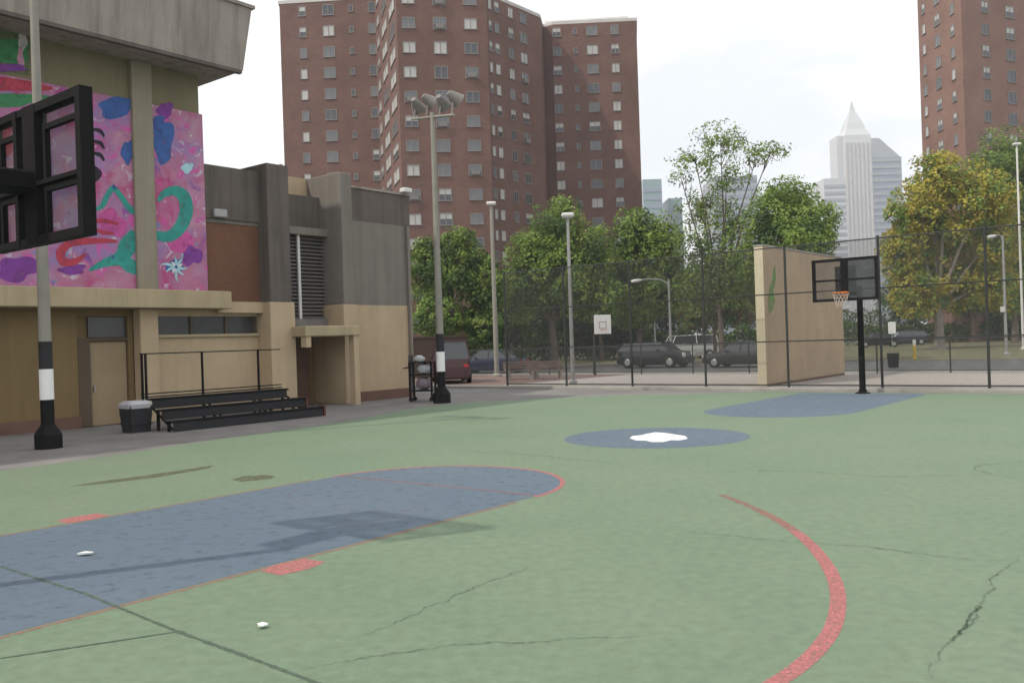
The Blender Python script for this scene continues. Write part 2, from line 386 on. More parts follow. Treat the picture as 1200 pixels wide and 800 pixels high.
# litter on the court
for (x, y, s), lab in zip(((308, 736, .045), (100, 651, .07)), ('small white scrap of paper lying on the green court paint', 'white scrap of paper lying on the blue painted key')):
    a, b = gnd(x, y); mb = MB(); n = 9
    vs = [(math.cos(i*2*math.pi/n)*s*random.uniform(.7, 1.3), math.sin(i*2*math.pi/n)*s*.7*random.uniform(.7, 1.3), random.uniform(.004, .02)) for i in range(n)]
    mb.add(vs + [(0, 0, .025)] + [(v[0]*.9, v[1]*.9, 0) for v in vs], [(i, (i+1) % n, n) for i in range(n)] + [(n+1+i, n+1+(i+1) % n, (i+1) % n, i) for i in range(n)])
    tag(mb.build('paper_scrap', M['paper'], None, W(a, b, .022)), lab, 'litter')

# ------------------------------------------------------------------ school building (local x = b + 23.9, y = a, z)
FB = -23.9
sch = thing('school_building', 'low concrete school building with pink mural hall and stained grey end block', 'building', W(0, FB, 0), GRID)
def part(name, m, boxes, parent=sch, bev=0.0, smooth=False):
    mb = MB()
    for bx in boxes: mb.box(*bx, bev=bev)
    return mb.build(name, m, parent, smooth=smooth)
HE = 15.5                                                     # end of the mural hall
part('hall_wall', M['olive'], [(-20, -.02, -14, HE-.05, 3.7, 10.3)])
part('ground_floor_wall', M['tan'], [(-20, -.32, -14, 11.72, .3, 3.3)])
part('door_jamb', M['tan'], [(-1, -.32, 13.15, 13.3, .0, 3.3)])
part('door_lintel', M['tan'], [(-1, -.325, 11.72, 13.15, 3.02, 3.3)])
part('back_wall', M['tan'], [(-1.2, -.47, 11.0, 13.9, 0, 3.3)])
part('wall_band', M['ledge'], [(-.33, -.26, 6.2, 9.3, .35, 3.2)])
part('plinth', M['plinth'], [(-20.1, -.26, -14, 11.75, 0, .32)])
part('ledge', M['ledge'], [(-.36, .55, -14, 16.0, 3.22, 3.74)], bev=.02)
# fascia: canted concrete roof edge
mb = MB()
mb.add([(-20, -14, 10.22), (1.40, -14, 10.22), (1.40, 16.05, 10.22), (-20, 16.05, 10.22), (-20, -14, 12.08), (1.55, -14, 12.08), (1.55, 16.32, 12.08), (-20, 16.32, 12.08)],
       [(3,2,1,0),(4,5,6,7),(0,1,5,4),(1,2,6,5),(2,3,7,6),(3,0,4,7)])
mb.box(-20.1, 1.62, -14, 16.40, 12.08, 12.18)
fas = mb.build('roof_fascia', M['fascia'], sch)
mb = MB()
for a in (-9, -6, -3, 0, 3, 6, 9, 12, 15): mb.box(1.38, 1.56, a-.012, a+.012, 10.23, 12.07)
# soffit drip strip
part('soffit_trim', M['darkcon'], [(1.28, 1.43, -14, 16.0, 10.12, 10.22)])
part('pilaster', M['pilaster'], [(-.02, .16, 13.25, 13.86, 3.74, 10.22)], bev=.02)
part('pilaster', M['pilaster'], [(-.02, .16, 8.05, 8.66, 3.74, 10.22)], bev=.02)
part('pillar', M['beige'], [(-.30, .10, 13.3, 13.85, 0, 3.22)], bev=.02)
# door in the recess under the ledge
d = part('door', M['doorpaint'], [(-.465, -.40, 12.05, 13.12, .02, 2.32)])
part('door_handle', M['galv'], [(-.40, -.34, 12.15, 12.19, .95, 1.12)], d)
mb = MB(); mb.box(-.42, -.30, 11.72, 12.05, .02, 2.42); mb.box(-.42, -.301, 12.04, 13.15, 2.34, 2.421); mb.build('door_frame', M['frame_dk'], sch)
part('transom_window', M['darkglass'], [(-.44, -.38, 12.05, 13.12, 2.44, 3.0)])
# strip window and wall right of the pillar
part('lower_wall', M['beige'], [(-19, -.22, 13.85, 17.45, 0.3, 2.46)])
part('window_lintel', M['beige'], [(-19, -.22, 13.85, 17.45, 3.02, 3.44)])
part('plinth', M['plinth'], [(-19, -.16, 13.87, 17.45, 0, .3)])
w = part('strip_window', M['darkglass'], [(-.34, -.30, 13.85, 17.45, 2.46, 3.02)])
for y in (13.95, 15.1, 16.3, 17.35): part('mullion', M['frame_dk'], [(-.30, -.24, y-.03, y+.03, 2.462, 3.018)], w)
part('window_sill', M['ledge'], [(-.22, -.12, 13.86, 17.44, 2.40, 2.48)], w)
part('hall_end_wall', M['greycon'], [(-19, -.10, HE, 17.55, 5.88, 7.62)])
part('stained_upper_wall', M['darkcon'], [(-.095, -.03, HE+.02, 17.5, 6.0, 7.62)])
part('brick_panel', M['brickpan'], [(-19, -.12, HE, 17.5, 3.44, 5.87)])
part('band_course', M['beige'], [(-.11, .06, 15.85, 17.5, 3.12, 3.46)])
wl = part('wall_light', M['galv'], [(-.03, .12, 15.8, 16.25, 6.02, 6.28)], bev=.03)
# fins, louvre recess, canopy and entry
part('concrete_fin', M['darkcon'], [(-2.0, .42, 17.5, 18.35, 3.45, 7.85)], bev=.025)
part('fin_base', M['beige'], [(-2.0, .44, 17.46, 18.42, 0, 3.45)], bev=.015)
part('concrete_fin', M['greycon'], [(-2.0, .40, 20.55, 21.05, 3.42, 7.95)], bev=.025)
part('fin_base', M['beige'], [(-2.0, .42, 20.5, 21.1, 0, 3.42)], bev=.015)
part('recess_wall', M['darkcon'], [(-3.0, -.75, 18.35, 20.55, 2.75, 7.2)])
part('lintel', M['greycon'], [(-.75, -.35, 18.352, 20.548, 5.80, 6.05)])
lv = MB()
for i in range(22):
    z = 2.98+i*.128
    lv.add([(-.72, 18.36, z+.07), (-.72, 20.54, z+.07), (-.56, 20.54, z), (-.56, 18.36, z), (-.72, 18.36, z+.09), (-.72, 20.54, z+.09), (-.56, 20.54, z+.02), (-.56, 18.36, z+.02)],
           [(3,2,1,0),(4,5,6,7),(0,1,5,4),(1,2,6,5),(2,3,7,6),(3,0,4,7)])
lo = lv.build('louver', M['louver'], sch)
part('louver_post', M['bwhite'], [(-.55, -.48, 19.34, 19.44, 2.95, 5.8)], lo)
part('sill_panel', M['louver'], [(-.76, -.40, 18.352, 20.548, 2.70, 2.95)])
part('canopy', M['ledge'], [(-.8, 1.15, 18.25, 20.55, 2.32, 2.66)], bev=.03)
part('canopy_support', M['beige'], [(.85, 1.10, 20.30, 20.52, 0, 2.32)])
part('canopy_bracket', M['beige'], [(.85, 1.10, 18.3, 18.5, 1.98, 2.32)])
part('entry_wall', M['tan'], [(-2.9, -1.2, 18.42, 20.5, 0, 2.7)])
ed = part('entry_door', M['plinth'], [(-1.2, -1.14, 18.7, 20.2, 0, 2.15)])
part('door_handle', M['galv'], [(-1.14, -1.08, 19.4, 19.5, .95, 1.15)], ed)
# end block
part('end_block_lower', M['beige'], [(-14, 0, 21.1, 24.22, .35, 3.42)])
part('end_block_upper', M['greycon'], [(-14, 0, 21.05, 24.22, 3.42, 6.42)])
part('end_block_parapet', M['darkcon'], [(-14, .012, 21.05, 24.235, 6.42, 7.55)])
part('plinth', M['plinth'], [(-14.01, .02, 21.1, 24.24, 0, .35)])
part('coping', M['fascia'], [(-14.05, .06, 21.05, 24.29, 7.55, 7.63)])
part('roof_upstand', M['beige'], [(-6.0, -1.4, 18.4, 20.6, 6.9, 7.95)])
part('roof_pipe', M['galv'], [(-1.38, -1.26, 19.35, 19.45, 7.2, 8.3)])
part('roof_floodlight', M['bwhite'], [(.02, .3, 23.75, 24.15, 7.64, 7.80)], bev=.02)
part('downpipe', M['greycon'], [(.02, .12, 23.98, 24.08, .36, 6.4)])

# mural: one painted sheet on the hall wall, colours layered 4 mm apart
def mural_base():                                                # pinks, lavenders and purples sprayed into one another
    m = mat('mural_spray_ground', (.42, .16, .27), .75, .15, 2.0); nt = m.node_tree; N = nt.nodes; L = nt.links; p = N['Principled BSDF']
    prev = p.inputs['Base Color'].links[0].from_socket; tc = N.new('ShaderNodeTexCoord')
    for i, (col, sc, lo, hi) in enumerate((((.31, .18, .38), .55, .50, .62), ((.42, .05, .17), .9, .56, .68), ((.46, .26, .35), .8, .54, .70), ((.20, .06, .30), 1.1, .62, .70), ((.55, .10, .34), 2.6, .60, .66), ((.52, .42, .52), 3.5, .63, .68), ((.16, .22, .42), 1.9, .66, .72))):
        mp = N.new('ShaderNodeMapping'); mp.inputs['Location'].default_value = (3.7*i, 1.3*i, 9.1*i); L.new(tc.outputs['Object'], mp.inputs[0])
        n = N.new('ShaderNodeTexNoise'); n.inputs['Scale'].default_value = sc; n.inputs['Detail'].default_value = 7; n.inputs['Roughness'].default_value = .6; n.inputs['Distortion'].default_value = .6; L.new(mp.outputs[0], n.inputs['Vector'])
        r_ = N.new('ShaderNodeMapRange'); r_.inputs['From Min'].default_value = lo-.04; r_.inputs['From Max'].default_value = hi-.02; L.new(n.outputs['Fac'], r_.inputs['Value'])
        x = N.new('ShaderNodeMix'); x.data_type = 'RGBA'; L.new(r_.outputs[0], x.inputs[0]); A_, B2 = [q for q in x.inputs if q.type == 'RGBA'][:2]
        L.new(prev, A_); B2.default_value = (*col, 1); prev = [q for q in x.outputs if q.type == 'RGBA'][0]
    L.new(prev, p.inputs['Base Color'])
    return m
mu = MB(); MC = []
def pm(name, col, var=.25, sc=1.5, w=None, col2=None, patch=0, pc=None):
    m = wear(mat(name, col, .75, var, sc, col2=col2), .02, 3.5); MC.append(m); return len(MC)-1
PINK = len(MC); MC.append(mural_base())
BLUE = pm('mural_blue', (.045, .11, .33)); TEAL = pm('mural_teal', (.035, .29, .25)); RED = pm('mural_red', (.42, .05, .08))
PURP = pm('mural_purple', (.20, .05, .28)); CYAN = pm('mural_cyan', (.35, .55, .62)); BLK = pm('mural_black', (.02, .018, .025))
LAV = pm('mural_lavender', (.36, .22, .46), col2=(.47, .30, .45)); MAG = pm('mural_magenta', (.52, .09, .30)); GRN = pm('mural_green', (.05, .22, .09)); OLV = pm('mural_olive', (.13, .15, .08))
WHT = pm('mural_white', (.65, .60, .62)); ROSE = pm('mural_rose', (.56, .28, .40))
mu.box(0, .05, -14, HE+.02, 3.75, 9.08, PINK)
layer = [0.052]
def mflat(poly, mi):
    z = layer[0]; layer[0] += .0004
    n = len(poly); vs = [(z, a, zz) for a, zz in poly]
    ar = sum(poly[i][0]*poly[(i+1) % n][1]-poly[(i+1) % n][0]*poly[i][1] for i in range(n))
    mu.add(vs, [tuple(range(n)) if ar > 0 else tuple(range(n-1, -1, -1))], mi)
def F(P): return [fac(x, y) for x, y in P]
def mblob(x, y, rx, ry, mi, seed=0, n=40, wob=.25, rot=0):
    rnd = random.Random(seed); ph = [rnd.uniform(0, 6.28) for _ in range(4)]
    P = []
    for i in range(n):
        t = 2*math.pi*i/n; r = 1 + wob*(math.sin(2*t+ph[0])*.5 + math.sin(3*t+ph[1])*.5 + math.sin(5*t+ph[2])*.35)
        dx, dy = rx*r*math.cos(t), ry*r*math.sin(t)
        P.append((x+dx*math.cos(rot)-dy*math.sin(rot), y+dx*math.sin(rot)+dy*math.cos(rot)))
    mflat(F(P), mi)
def mrib(P, ws, mi):
    P = smooth(P, 8); n = len(P); z = layer[0]; layer[0] += .0004
    L, Rr = [], []
    for i, p in enumerate(P):
        q0, q1 = P[max(0, i-1)], P[min(n-1, i+1)]; d = Vector((q1[0]-q0[0], q1[1]-q0[1])).normalized()
        t = i/(n-1)*(len(ws)-1); k = min(int(t), len(ws)-2); w = ws[k]+(ws[k+1]-ws[k])*(t-k)
        L.append(fac(p[0]-d.y*w/2, p[1]+d.x*w/2)); Rr.append(fac(p[0]+d.y*w/2, p[1]-d.x*w/2))
    vs = [(z, a, zz) for a, zz in L] + [(z, a, zz) for a, zz in Rr]
    mu.add(vs, [(i, n+i, n+i+1, i+1) for i in range(n-1)], mi)
for args in ((212, 285, 18, 12, MAG, 6), (130, 262, 16, 16, MAG, 31), (224, 300, 11, 12, PURP, 7), (20, 315, 24, 15, PURP, 9), (192, 130, 10, 9, PURP, 33), (84, 316, 16, 6, PURP, 35),
   (136, 126, 22, 12, BLUE, 10), (149, 178, 8, 14, BLUE, 11), (191, 168, 11, 25, BLUE, 12), (183, 148, 8, 14, BLUE, 13), (-25, 160, 40, 26, RED, 14), (0, 100, 55, 8, RED, 15), (0, 118, 50, 9, GRN, 16), (204, 312, 9, 8, BLUE, 36), (218, 197, 7, 6, CYAN, 34)):
    mblob(*args)
mrib([(108, 246), (118, 242), (125, 229), (132, 221), (141, 231), (152, 246), (166, 250)], [3, 6, 7, 6, 7, 8], TEAL)
mrib([(181, 276), (198, 277), (211, 265), (217, 247), (214, 231), (204, 224), (192, 227), (184, 236)], [10, 13, 15, 16, 15, 12, 9, 4], TEAL)
mrib([(103, 317), (122, 308), (140, 302), (149, 288), (160, 276)], [3, 10, 16, 22, 20], TEAL)
mrib([(140, 302), (152, 312), (166, 318)], [14, 16, 10], TEAL)
mrib([(106, 260), (122, 259), (138, 263)], [4, 5, 3], RED)
mrib([(136, 283), (118, 282), (98, 283), (80, 286), (70, 296), (74, 307), (88, 306), (100, 297)], [3, 6, 8, 9, 11, 10, 8, 2], RED)
mrib([(132, 274), (118, 272), (106, 266)], [3, 5, 2], RED)
for y0 in (152, 166, 180): mrib([(108, y0), (116, y0+2), (121, y0+9)], [3, 5, 2], BLK)
mrib([(106, 194), (114, 204), (108, 214)], [3, 9, 3], BLK)
for i in range(11):
    t = i*.62+.2; r = 8+5*((i*7) % 3)
    mrib([(205+2*math.cos(t), 313+2*math.sin(t)), (205+r*.6*math.cos(t+.15), 313+r*.6*math.sin(t+.15)), (205+r*math.cos(t), 313+r*math.sin(t))], [3, 3, 1], CYAN if i % 3 else WHT)
for i in range(12):                                               # spatter and small strokes all over the sheet
    x, y = random.uniform(-5, 232), random.uniform(130, 326)
    mblob(x, y, random.uniform(.8, 2.6), random.uniform(.8, 2.8), random.choice([ROSE, MAG, LAV, WHT, PURP, ROSE, PINK, BLUE, CYAN]), i+50, 14, .45)
mural = mu.build('mural', MC, sch)
# painted figure above the mural at the far left bay
mu = MB(); layer[0] = .008
mflat(F([(-40, 5), (34, 20), (34, 88), (-40, 76)]), OLV)
for a in ((10, 60, 24, 16, GRN, 21), (26, 46, 5, 14, WHT, 22), (24, 68, 4, 12, ROSE, 23), (0, 30, 20, 9, OLV, 24), (4, 80, 26, 5, PURP, 25)): mblob(*a)
mu.build('upper_mural', MC, sch)

# ------------------------------------------------------------------ basketball hoops
def make_hoop(label, a_board, a_pole, sgn, near, group='basketball hoops of the court'):
    t = thing('basketball_hoop', label, 'hoop', W(a_pole, BC, 0), GRID if sgn > 0 else GRID+math.pi, group)
    D = abs(a_board-a_pole)                                      # local y points to the board
    mb = MB().tube([(0, 0, 0), (0, 0, 2.4), (0, 0, 3.3 if not near else 3.75)], [.095, .09, .085], 16)
    mb.build('pole', M['black'], t, smooth=True)
    MB().lathe([(.22, 0), (.22, .03), (.13, .05), (.12, .12)], 16).build('base_plate', M['black'], t, smooth=True)
    mb = MB()
    if near: mb.box(-.34, .06, .1, D-.06, 3.50, 3.68, bev=.02)
    else: mb.box(-.09, .09, .05, D-.05, 3.05, 3.22, bev=.02); mb.box(-.3, .3, D-.16, D-.085, 2.95, 3.85)
    mb.build('support_arm', M['black'], t, smooth=True)
    hw = .95; z0, z1 = (3.0, 4.30) if near else (2.82, 4.08)
    y0, y1 = D-.09, D+.03
    mb = MB()
    if near:
        holes = [(-.88, -.37, 3.07, 3.52), (-.88, -.37, 3.66, 4.23), (.08, .86, 3.08, 3.54), (.08, .86, 3.58, 4.22)]; cx = (-.95, -.88, -.37, -.30, -.17, .08, .86, .95)
    else:
        holes = [(-.87, -.10, 2.90, 3.42), (-.87, -.10, 3.47, 4.00), (.10, .87, 2.90, 3.42), (.10, .87, 3.47, 4.00)]; cx = (-.95, -.87, -.10, .10, .87, .95)
    bars = ((cx[0], cx[1]), (cx[2], cx[3]), (cx[-4], cx[-3]), (cx[-2], cx[-1])) if near else ((cx[0], cx[1]), (cx[2], cx[3]), (cx[4], cx[5]))
    for x0, x1 in bars: mb.box(x0, x1, y0, y1, z0, z1)
    spans = {(h[0], h[1]) for h in holes}
    for x0, x1 in sorted(spans):
        hs = [h for h in holes if h[0] == x0]
        for za, zb in ((z0, hs[0][2]), (hs[0][3], hs[1][2]), (hs[1][3], z1)): mb.box(x0-.001, x1+.001, y0+.004, y1-.004, za, zb)
    if near:
        for za, zb in ((3.0, 3.07), (3.5, 3.68), (4.23, 4.3)): mb.box(-.301, -.169, y0+.01, y1-.01, za, zb)
    b = mb.build('backboard_frame', M['black'], t)
    if near:                                                     # inner strap frame bolted over the panes
        for x0, x1, za, zb in holes:
            mb = MB(); g_ = .05; i0 = .12 if x0 < 0 else .10; it = .02 if za < 3.5 else .13
            X0, X1, Z0, Z1 = x0+i0, x1-.02, za+.005, zb-it
            mb.box(X0, X0+g_, D-.062, D-.014, Z0, Z1); mb.box(X0+g_, X1, D-.06, D-.014, Z1-g_, Z1)
            mb.build('inner_strap', M['black'], b)
    for x0, x1, za, zb in holes:
        MB().box(x0, x1, D-.012, D+.004, za, zb).build('backboard_pane', M['acrylic'] if near else M['clear' if x0 > 0 else 'dark_pane'], t)
    if near: return t
    mb = MB(); n = 28
    ring = [(.23*math.sin(2*math.pi*i/n), D+.38+.23*math.cos(2*math.pi*i/n), 3.05) for i in range(n+1)]
    mb.tube(ring, .016, 8); mb.box(-.09, .09, D+.03, D+.16, 3.035, 3.055); mb.box(-.08, .08, D+.03, D+.04, 2.95, 3.1)
    r = mb.build('rim', M['orange'], t, smooth=True)
    mb = MB()
    for i in range(12):
        for s in (-1, 1):
            P = []
            for k in range(5):
                th = 2*math.pi*(i+s*k*.5)/12; rr = .23-.028*k
                P.append((rr*math.sin(th), D+.38+rr*math.cos(th), 3.04-k*.1))
            mb.tube(P, .005, 4)
    mb.build('net', M['net'], r)
    return t
h1 = make_hoop('black framed clear backboard close by, seen from behind and cut by the left edge', 3.9, 2.55, 1, True)
h2 = make_hoop('far basketball hoop on a black post before the fence and handball wall', 26.85, 28.22, -1, False)
# ------------------------------------------------------------------ court light poles
def light_pole(label, x, y, xt, yt, heads, sleeve=True):
    a, b = gnd(x, y); P = W(a, b, 0)
    t = thing('light_pole', label, 'light pole', P, GRID, 'floodlight poles along the schoolyard')
    Hh = at(xt, yt, P.y).z
    MB().tube([(0, 0, 2.28), (0, 0, Hh*.6), (0, 0, Hh)], [.125, .10, .075], 16).build('pole', M['pole'], t, smooth=True)
    MB().lathe([(.135, .5), (.135, 1.04)], 16).build('lower_sleeve', M['black'], t, smooth=True)
    MB().lathe([(.14, 1.04), (.14, 1.69)], 16).build('white_band', M['paper'], t, smooth=True)
    MB().lathe([(.135, 1.69), (.135, 2.28)], 16).build('upper_sleeve', M['blackrough'], t, smooth=True)
    MB().lathe([(.29, 0), (.29, .30), (.24, .38), (.15, .50), (.135, .56)], 8).build('cast_base', M['black'], t)
    mb = MB(); mb.tube([(-.95, 0, Hh-.05), (.95, 0, Hh-.25)], .045, 8); mb.build('cross_arm', M['pole'], t)
    for i, u in enumerate((-.85, -.28, .3, .85)):
        zz = Hh-.05-(u+.95)*.105
        mb = MB()
        d = Vector((.35 if i % 2 else -.2, .75, -.55)).normalized(); c = Vector((u, .12, zz+.52+.1*(i % 2)))
        mb.tube([c-d*.22, c-d*.05, c+d*.14, c+d*.24], [.09, .16, .22, .26], 12); mb.tube([(u, 0, zz), tuple(c)], .03, 6)
        fl = mb.build('floodlight', M['louver'], t, smooth=True)
        e = c+d*.242
        MB().tube([e, e+d*.01], [.23, .23], 12).build('lens', M['pane_b'], fl)
    return t
light_pole('tall grey pole on a fat black base rising past the mural', 57, 525, 34, -60, 4)
light_pole('floodlight pole with white band at the far corner of the grey school block', 518, 472, 507, 132, 4)

# ------------------------------------------------------------------ bleacher, bin, cart
bl = thing('bleacher', 'three-tier black bleacher with railing against the beige school wall', 'bleacher', W(12.05, -20.2, 0), GRID)
Lb = 4.75
for i in range(3):
    mb = MB(); z = .27*(i+1); x1 = -.48*i
    mb.box(x1-.30, x1, 0+.02*i, Lb-.25*i, z-.05, z, bev=.008)
    mb.build('seat_plank', M['black'], bl)
    mb = MB(); mb.box(x1-.05, x1-.015, .04, Lb-.06-.25*i, z-.26, z-.052)
    mb.build('riser_panel', M['blackrough'], bl)
mb = MB()
for y in (.0, 1.6, 3.2, Lb-.58):
    for i in range(3):
        mb.box(-.48*i-.3, -.48*i-.22, y+.02, y+.07, 0, .27*(i+1)-.05)
    mb.tube([(-.1, y+.045, .06), (-1.25, y+.045, .72)], .03, 6)
mb.build('frame', M['black'], bl)
part('end_panel', M['rust'], [(-.28, -.02, Lb-.005, Lb+.06, .0, .30)], bl)
part('end_panel', M['rust'], [(-.76, -.5, Lb-.255, Lb-.19, 0, .56)], bl)
mb = MB()
for y in (.02, .12): mb.box(-1.46, -1.41, y, y+.05, 0, 1.95)
for y in (1.75, 3.55): mb.box(-1.46, -1.41, y, y+.045, 0, 1.95)
for z in (1.93, .82, .90): mb.box(-1.455, -1.415, 0, Lb-.4, z, z+.03)
mb.build('railing', M['black'], bl)
a, b = gnd(160, 506)
bn = thing('trash_bin', 'square black trash bin with grey bag rim beside the bleacher', 'bin', W(a, b, 0), GRID)
mb = MB(); mb.add([(-.24,-.24,0),(.24,-.24,0),(.24,.24,0),(-.24,.24,0),(-.29,-.29,.66),(.29,-.29,.66),(.29,.29,.66),(-.29,.29,.66)], [(3,2,1,0),(4,5,6,7),(0,1,5,4),(1,2,6,5),(2,3,7,6),(3,0,4,7)])
for z in (.2, .42): mb.box(-.285, .285, -.285, .285, z, z+.03)
mb.build('body', M['blackrough'], bn)
mb = MB(); n = 24
for r0, r1, z0, z1 in ((.30, .32, .60, .70), (.32, .24, .70, .78), (.24, .15, .78, .74)):
    vs = [(r*math.copysign(min(1, abs(math.cos(t))*1.3), math.cos(t))*(1+.04*math.sin(7*t)), r*math.copysign(min(1, abs(math.sin(t))*1.3), math.sin(t))*(1+.04*math.cos(5*t)), z) for r, z in ((r0, z0), (r1, z1)) for t in [2*math.pi*i/n for i in range(n)]]
    mb.add(vs, [(i, (i+1) % n, n+(i+1) % n, n+i) for i in range(n)])
mb.build('bag_liner', M['bag'], bn, smooth=True)

a, b = gnd(496, 470)
ct = thing('utility_cart', 'dark wheeled cart loaded with pale bundles beside the floodlight pole', 'cart', W(a, b, 0), GRID+.5)
mb = MB()
for x, y in ((-.38, -.25), (.38, -.25), (-.38, .25), (.38, .25)): mb.box(x-.03, x+.03, y-.03, y+.03, .12, 1.35)
for z in (.35, .9, 1.32): mb.box(-.41, .41, -.28, .28, z, z+.04)
mb.build('frame', M['black'], ct)
mb = MB(); mb.box(-.41, -.38, -.26, .26, .38, 1.6, bev=.01); mb.build('side_panel', M['cardark'], ct)
for x, y in ((-.36, -.24), (.36, -.24), (-.36, .24), (.36, .24)):
    MB().tube([(x, y-.02, .08), (x, y+.02, .08)], .08, 12).build('wheel', M['tyre'], ct)
mb = MB(); mb.blob((.05, 0, .62), (.28, .24, .22), 7, jit=.1, seed=4); mb.build('cloth_bundle', M['lilac'], ct, smooth=True)
mb = MB(); mb.blob((.08, -.02, 1.12), (.27, .22, .19), 7, jit=.1, seed=5); mb.blob((-.1, .05, 1.45), (.2, .18, .13), 7, jit=.1, seed=6); mb.build('plastic_bag', M['bag'], ct, smooth=True)
mb = MB(); mb.tube([(-.41, -.2, 1.2), (-.62, -.2, 1.15), (-.62, .2, 1.15), (-.41, .2, 1.2)], .018, 6); mb.build('push_handle', M['black'], ct)

# ------------------------------------------------------------------ fences
def chain_link(label, a, bs, Hf, zs, pitch=.066, wr=.0038, post_r=.042, group=None, mesh=True, z0=.1):
    b0, b1 = bs[0], bs[-1]
    t = thing('chain_link_fence', label, 'fence', W(a, b0, z0), GRID, group)
    Lf = b1-b0
    for bb in bs:
        MB().tube([(bb-b0, 0, -.05), (bb-b0, 0, Hf-z0+.05)], post_r, 8).build('post', M['wire'], t, smooth=True)
    for z in zs: MB().tube([(0, .03, z-z0), (Lf, .03, z-z0)], .024, 6).build('rail', M['wire'], t)
    if not mesh: return t
    mb = MB(); h = Hf-z0-.05
    for s in (1, -1):
        i = -int(h/pitch)-1
        while i*pitch < Lf + (h if s < 0 else 0):
            x0 = i*pitch; i += 1
            pts = []
            lo, hi = (max(0, -x0), min(h, Lf-x0)) if s > 0 else (max(0, x0-Lf), min(h, x0))
            if hi-lo < .05: continue
            p, q = Vector((x0+s*lo, -.02*s*.2-.01, lo+.03)), Vector((x0+s*hi, -.02*s*.2-.01, hi+.03))
            nrm = Vector((-s, 0, 1)).normalized()*wr
            vs = [p+nrm, p-nrm*.5+Vector((0, wr, 0)), p-nrm*.5-Vector((0, wr, 0)), q+nrm, q-nrm*.5+Vector((0, wr, 0)), q-nrm*.5-Vector((0, wr, 0))]
            mb.add(vs, [(0, 1, 4, 3), (1, 2, 5, 4), (2, 0, 3, 5)])
    mb.build('wire_mesh', M['wire'], t)
    return t
chain_link('tall dark chain-link fence closing the far end of the court', 29.3, [-5.35-3.02*i for i in range(6, -1, -1)] + [-2.3, .7, 3.7], 4.85, [.18, 1.65, 3.25, 4.82])
chain_link('low dark chain-link fence along the street beyond the handball court', 41.3, [-36+3*i for i in range(16)], 1.5, [.12, 1.46], pitch=.09, z0=.02, post_r=.035)

# ------------------------------------------------------------------ handball wall
hb = thing('handball_wall', 'freestanding tan handball wall with pale end behind the far hoop', 'wall', W(31.2, -13.1, 0), GRID)
mb = MB(); mb.box(-.17, .17, 0, 8.6, 0, 5.1, bev=.02); mb.build('wall', M['wall_hb'], hb)
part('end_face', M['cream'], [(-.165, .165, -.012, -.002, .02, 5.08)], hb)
mb = MB(); mb.box(-.19, .19, -.03, 8.64, 5.1, 5.17); mb.build('coping', M['kerb'], hb)
mb = MB()
gp = [(.35, 2.6), (.7, 2.75), (1.0, 3.1), (.85, 3.5), (1.15, 3.9), (1.1, 4.5), (.9, 4.3), (.8, 3.95), (.5, 3.6), (.3, 3.2)]
mb.add([(.174, y, z) for y, z in gp], [tuple(range(len(gp)))]); mb.build('graffiti', M['graf'], hb)
part('base_stripe', M['plinth'], [(.172, .180, .1, 8.5, .02, .10)], hb)

# ------------------------------------------------------------------ towers
def prism_tower(name, label, poly, z1, m, cat='building', group=None):
    c = Vector((sum(p[0] for p in poly)/len(poly), sum(p[1] for p in poly)/len(poly), 0))
    t = thing(name, label, cat, c, 0, group)
    return t, c
_wm = {}
def window_mesh(w, h, kind):
    k = (round(w, 2), round(h, 2), kind)
    if k in _wm: return _wm[k]
    mb = MB(); f = .09
    mb.box(-w/2, w/2, -.05, .06, h/2-f, h/2); mb.box(-w/2-.06, w/2+.06, -.12, .06, -h/2-.10, -h/2)
    mb.box(-w/2, -w/2+f, -.05, .06, -h/2, h/2-f); mb.box(w/2-f, w/2, -.05, .06, -h/2, h/2-f)
    if w > 1.0: mb.box(-.04, .04, -.045, .05, -h/2, h/2-f)
    if kind == 3:
        mb.box(-w/2+f, w/2-f, -.01, .05, 0, h/2-f, 2); mb.box(-w/2+f, w/2-f, -.01, .05, -h/2, -.002, 3)
    elif kind == 4:
        mb.box(-w/2+f, w/2-f, -.01, .05, -h*.1, h/2-f, 1); mb.box(-w/2+f, w/2-f, -.01, .05, -h/2, -h*.1-.002, 3)
        mb.box(-w*.33, w*.33, -.32, 0, -h/2+.005, -h*.12, 4)
    else: mb.box(-w/2+f, w/2-f, -.01, .05, -h/2, h/2-f, kind+1 if kind < 3 else 1)
    me = bpy.data.meshes.new('window'); me.from_pydata(mb.v, [], mb.f)
    for m in (M['frame'], M['pane_a'], M['pane_b'], M['pane_c'], M['louver']): me.materials.append(m)
    me.polygons.foreach_set('material_index', mb.m); _wm[k] = me
    return me
class Bulk:
    def __init__(s): s.mb = MB()
    def add(s, me, loc, rz):
        c, sn = math.cos(rz), math.sin(rz)
        o = len(s.mb.v)
        s.mb.v += [(loc[0]+v.co.x*c-v.co.y*sn, loc[1]+v.co.x*sn+v.co.y*c, loc[2]+v.co.z) for v in me.vertices]
        for p in me.polygons: s.mb.f.append(tuple(i+o for i in p.vertices)); s.mb.m.append(p.material_index)
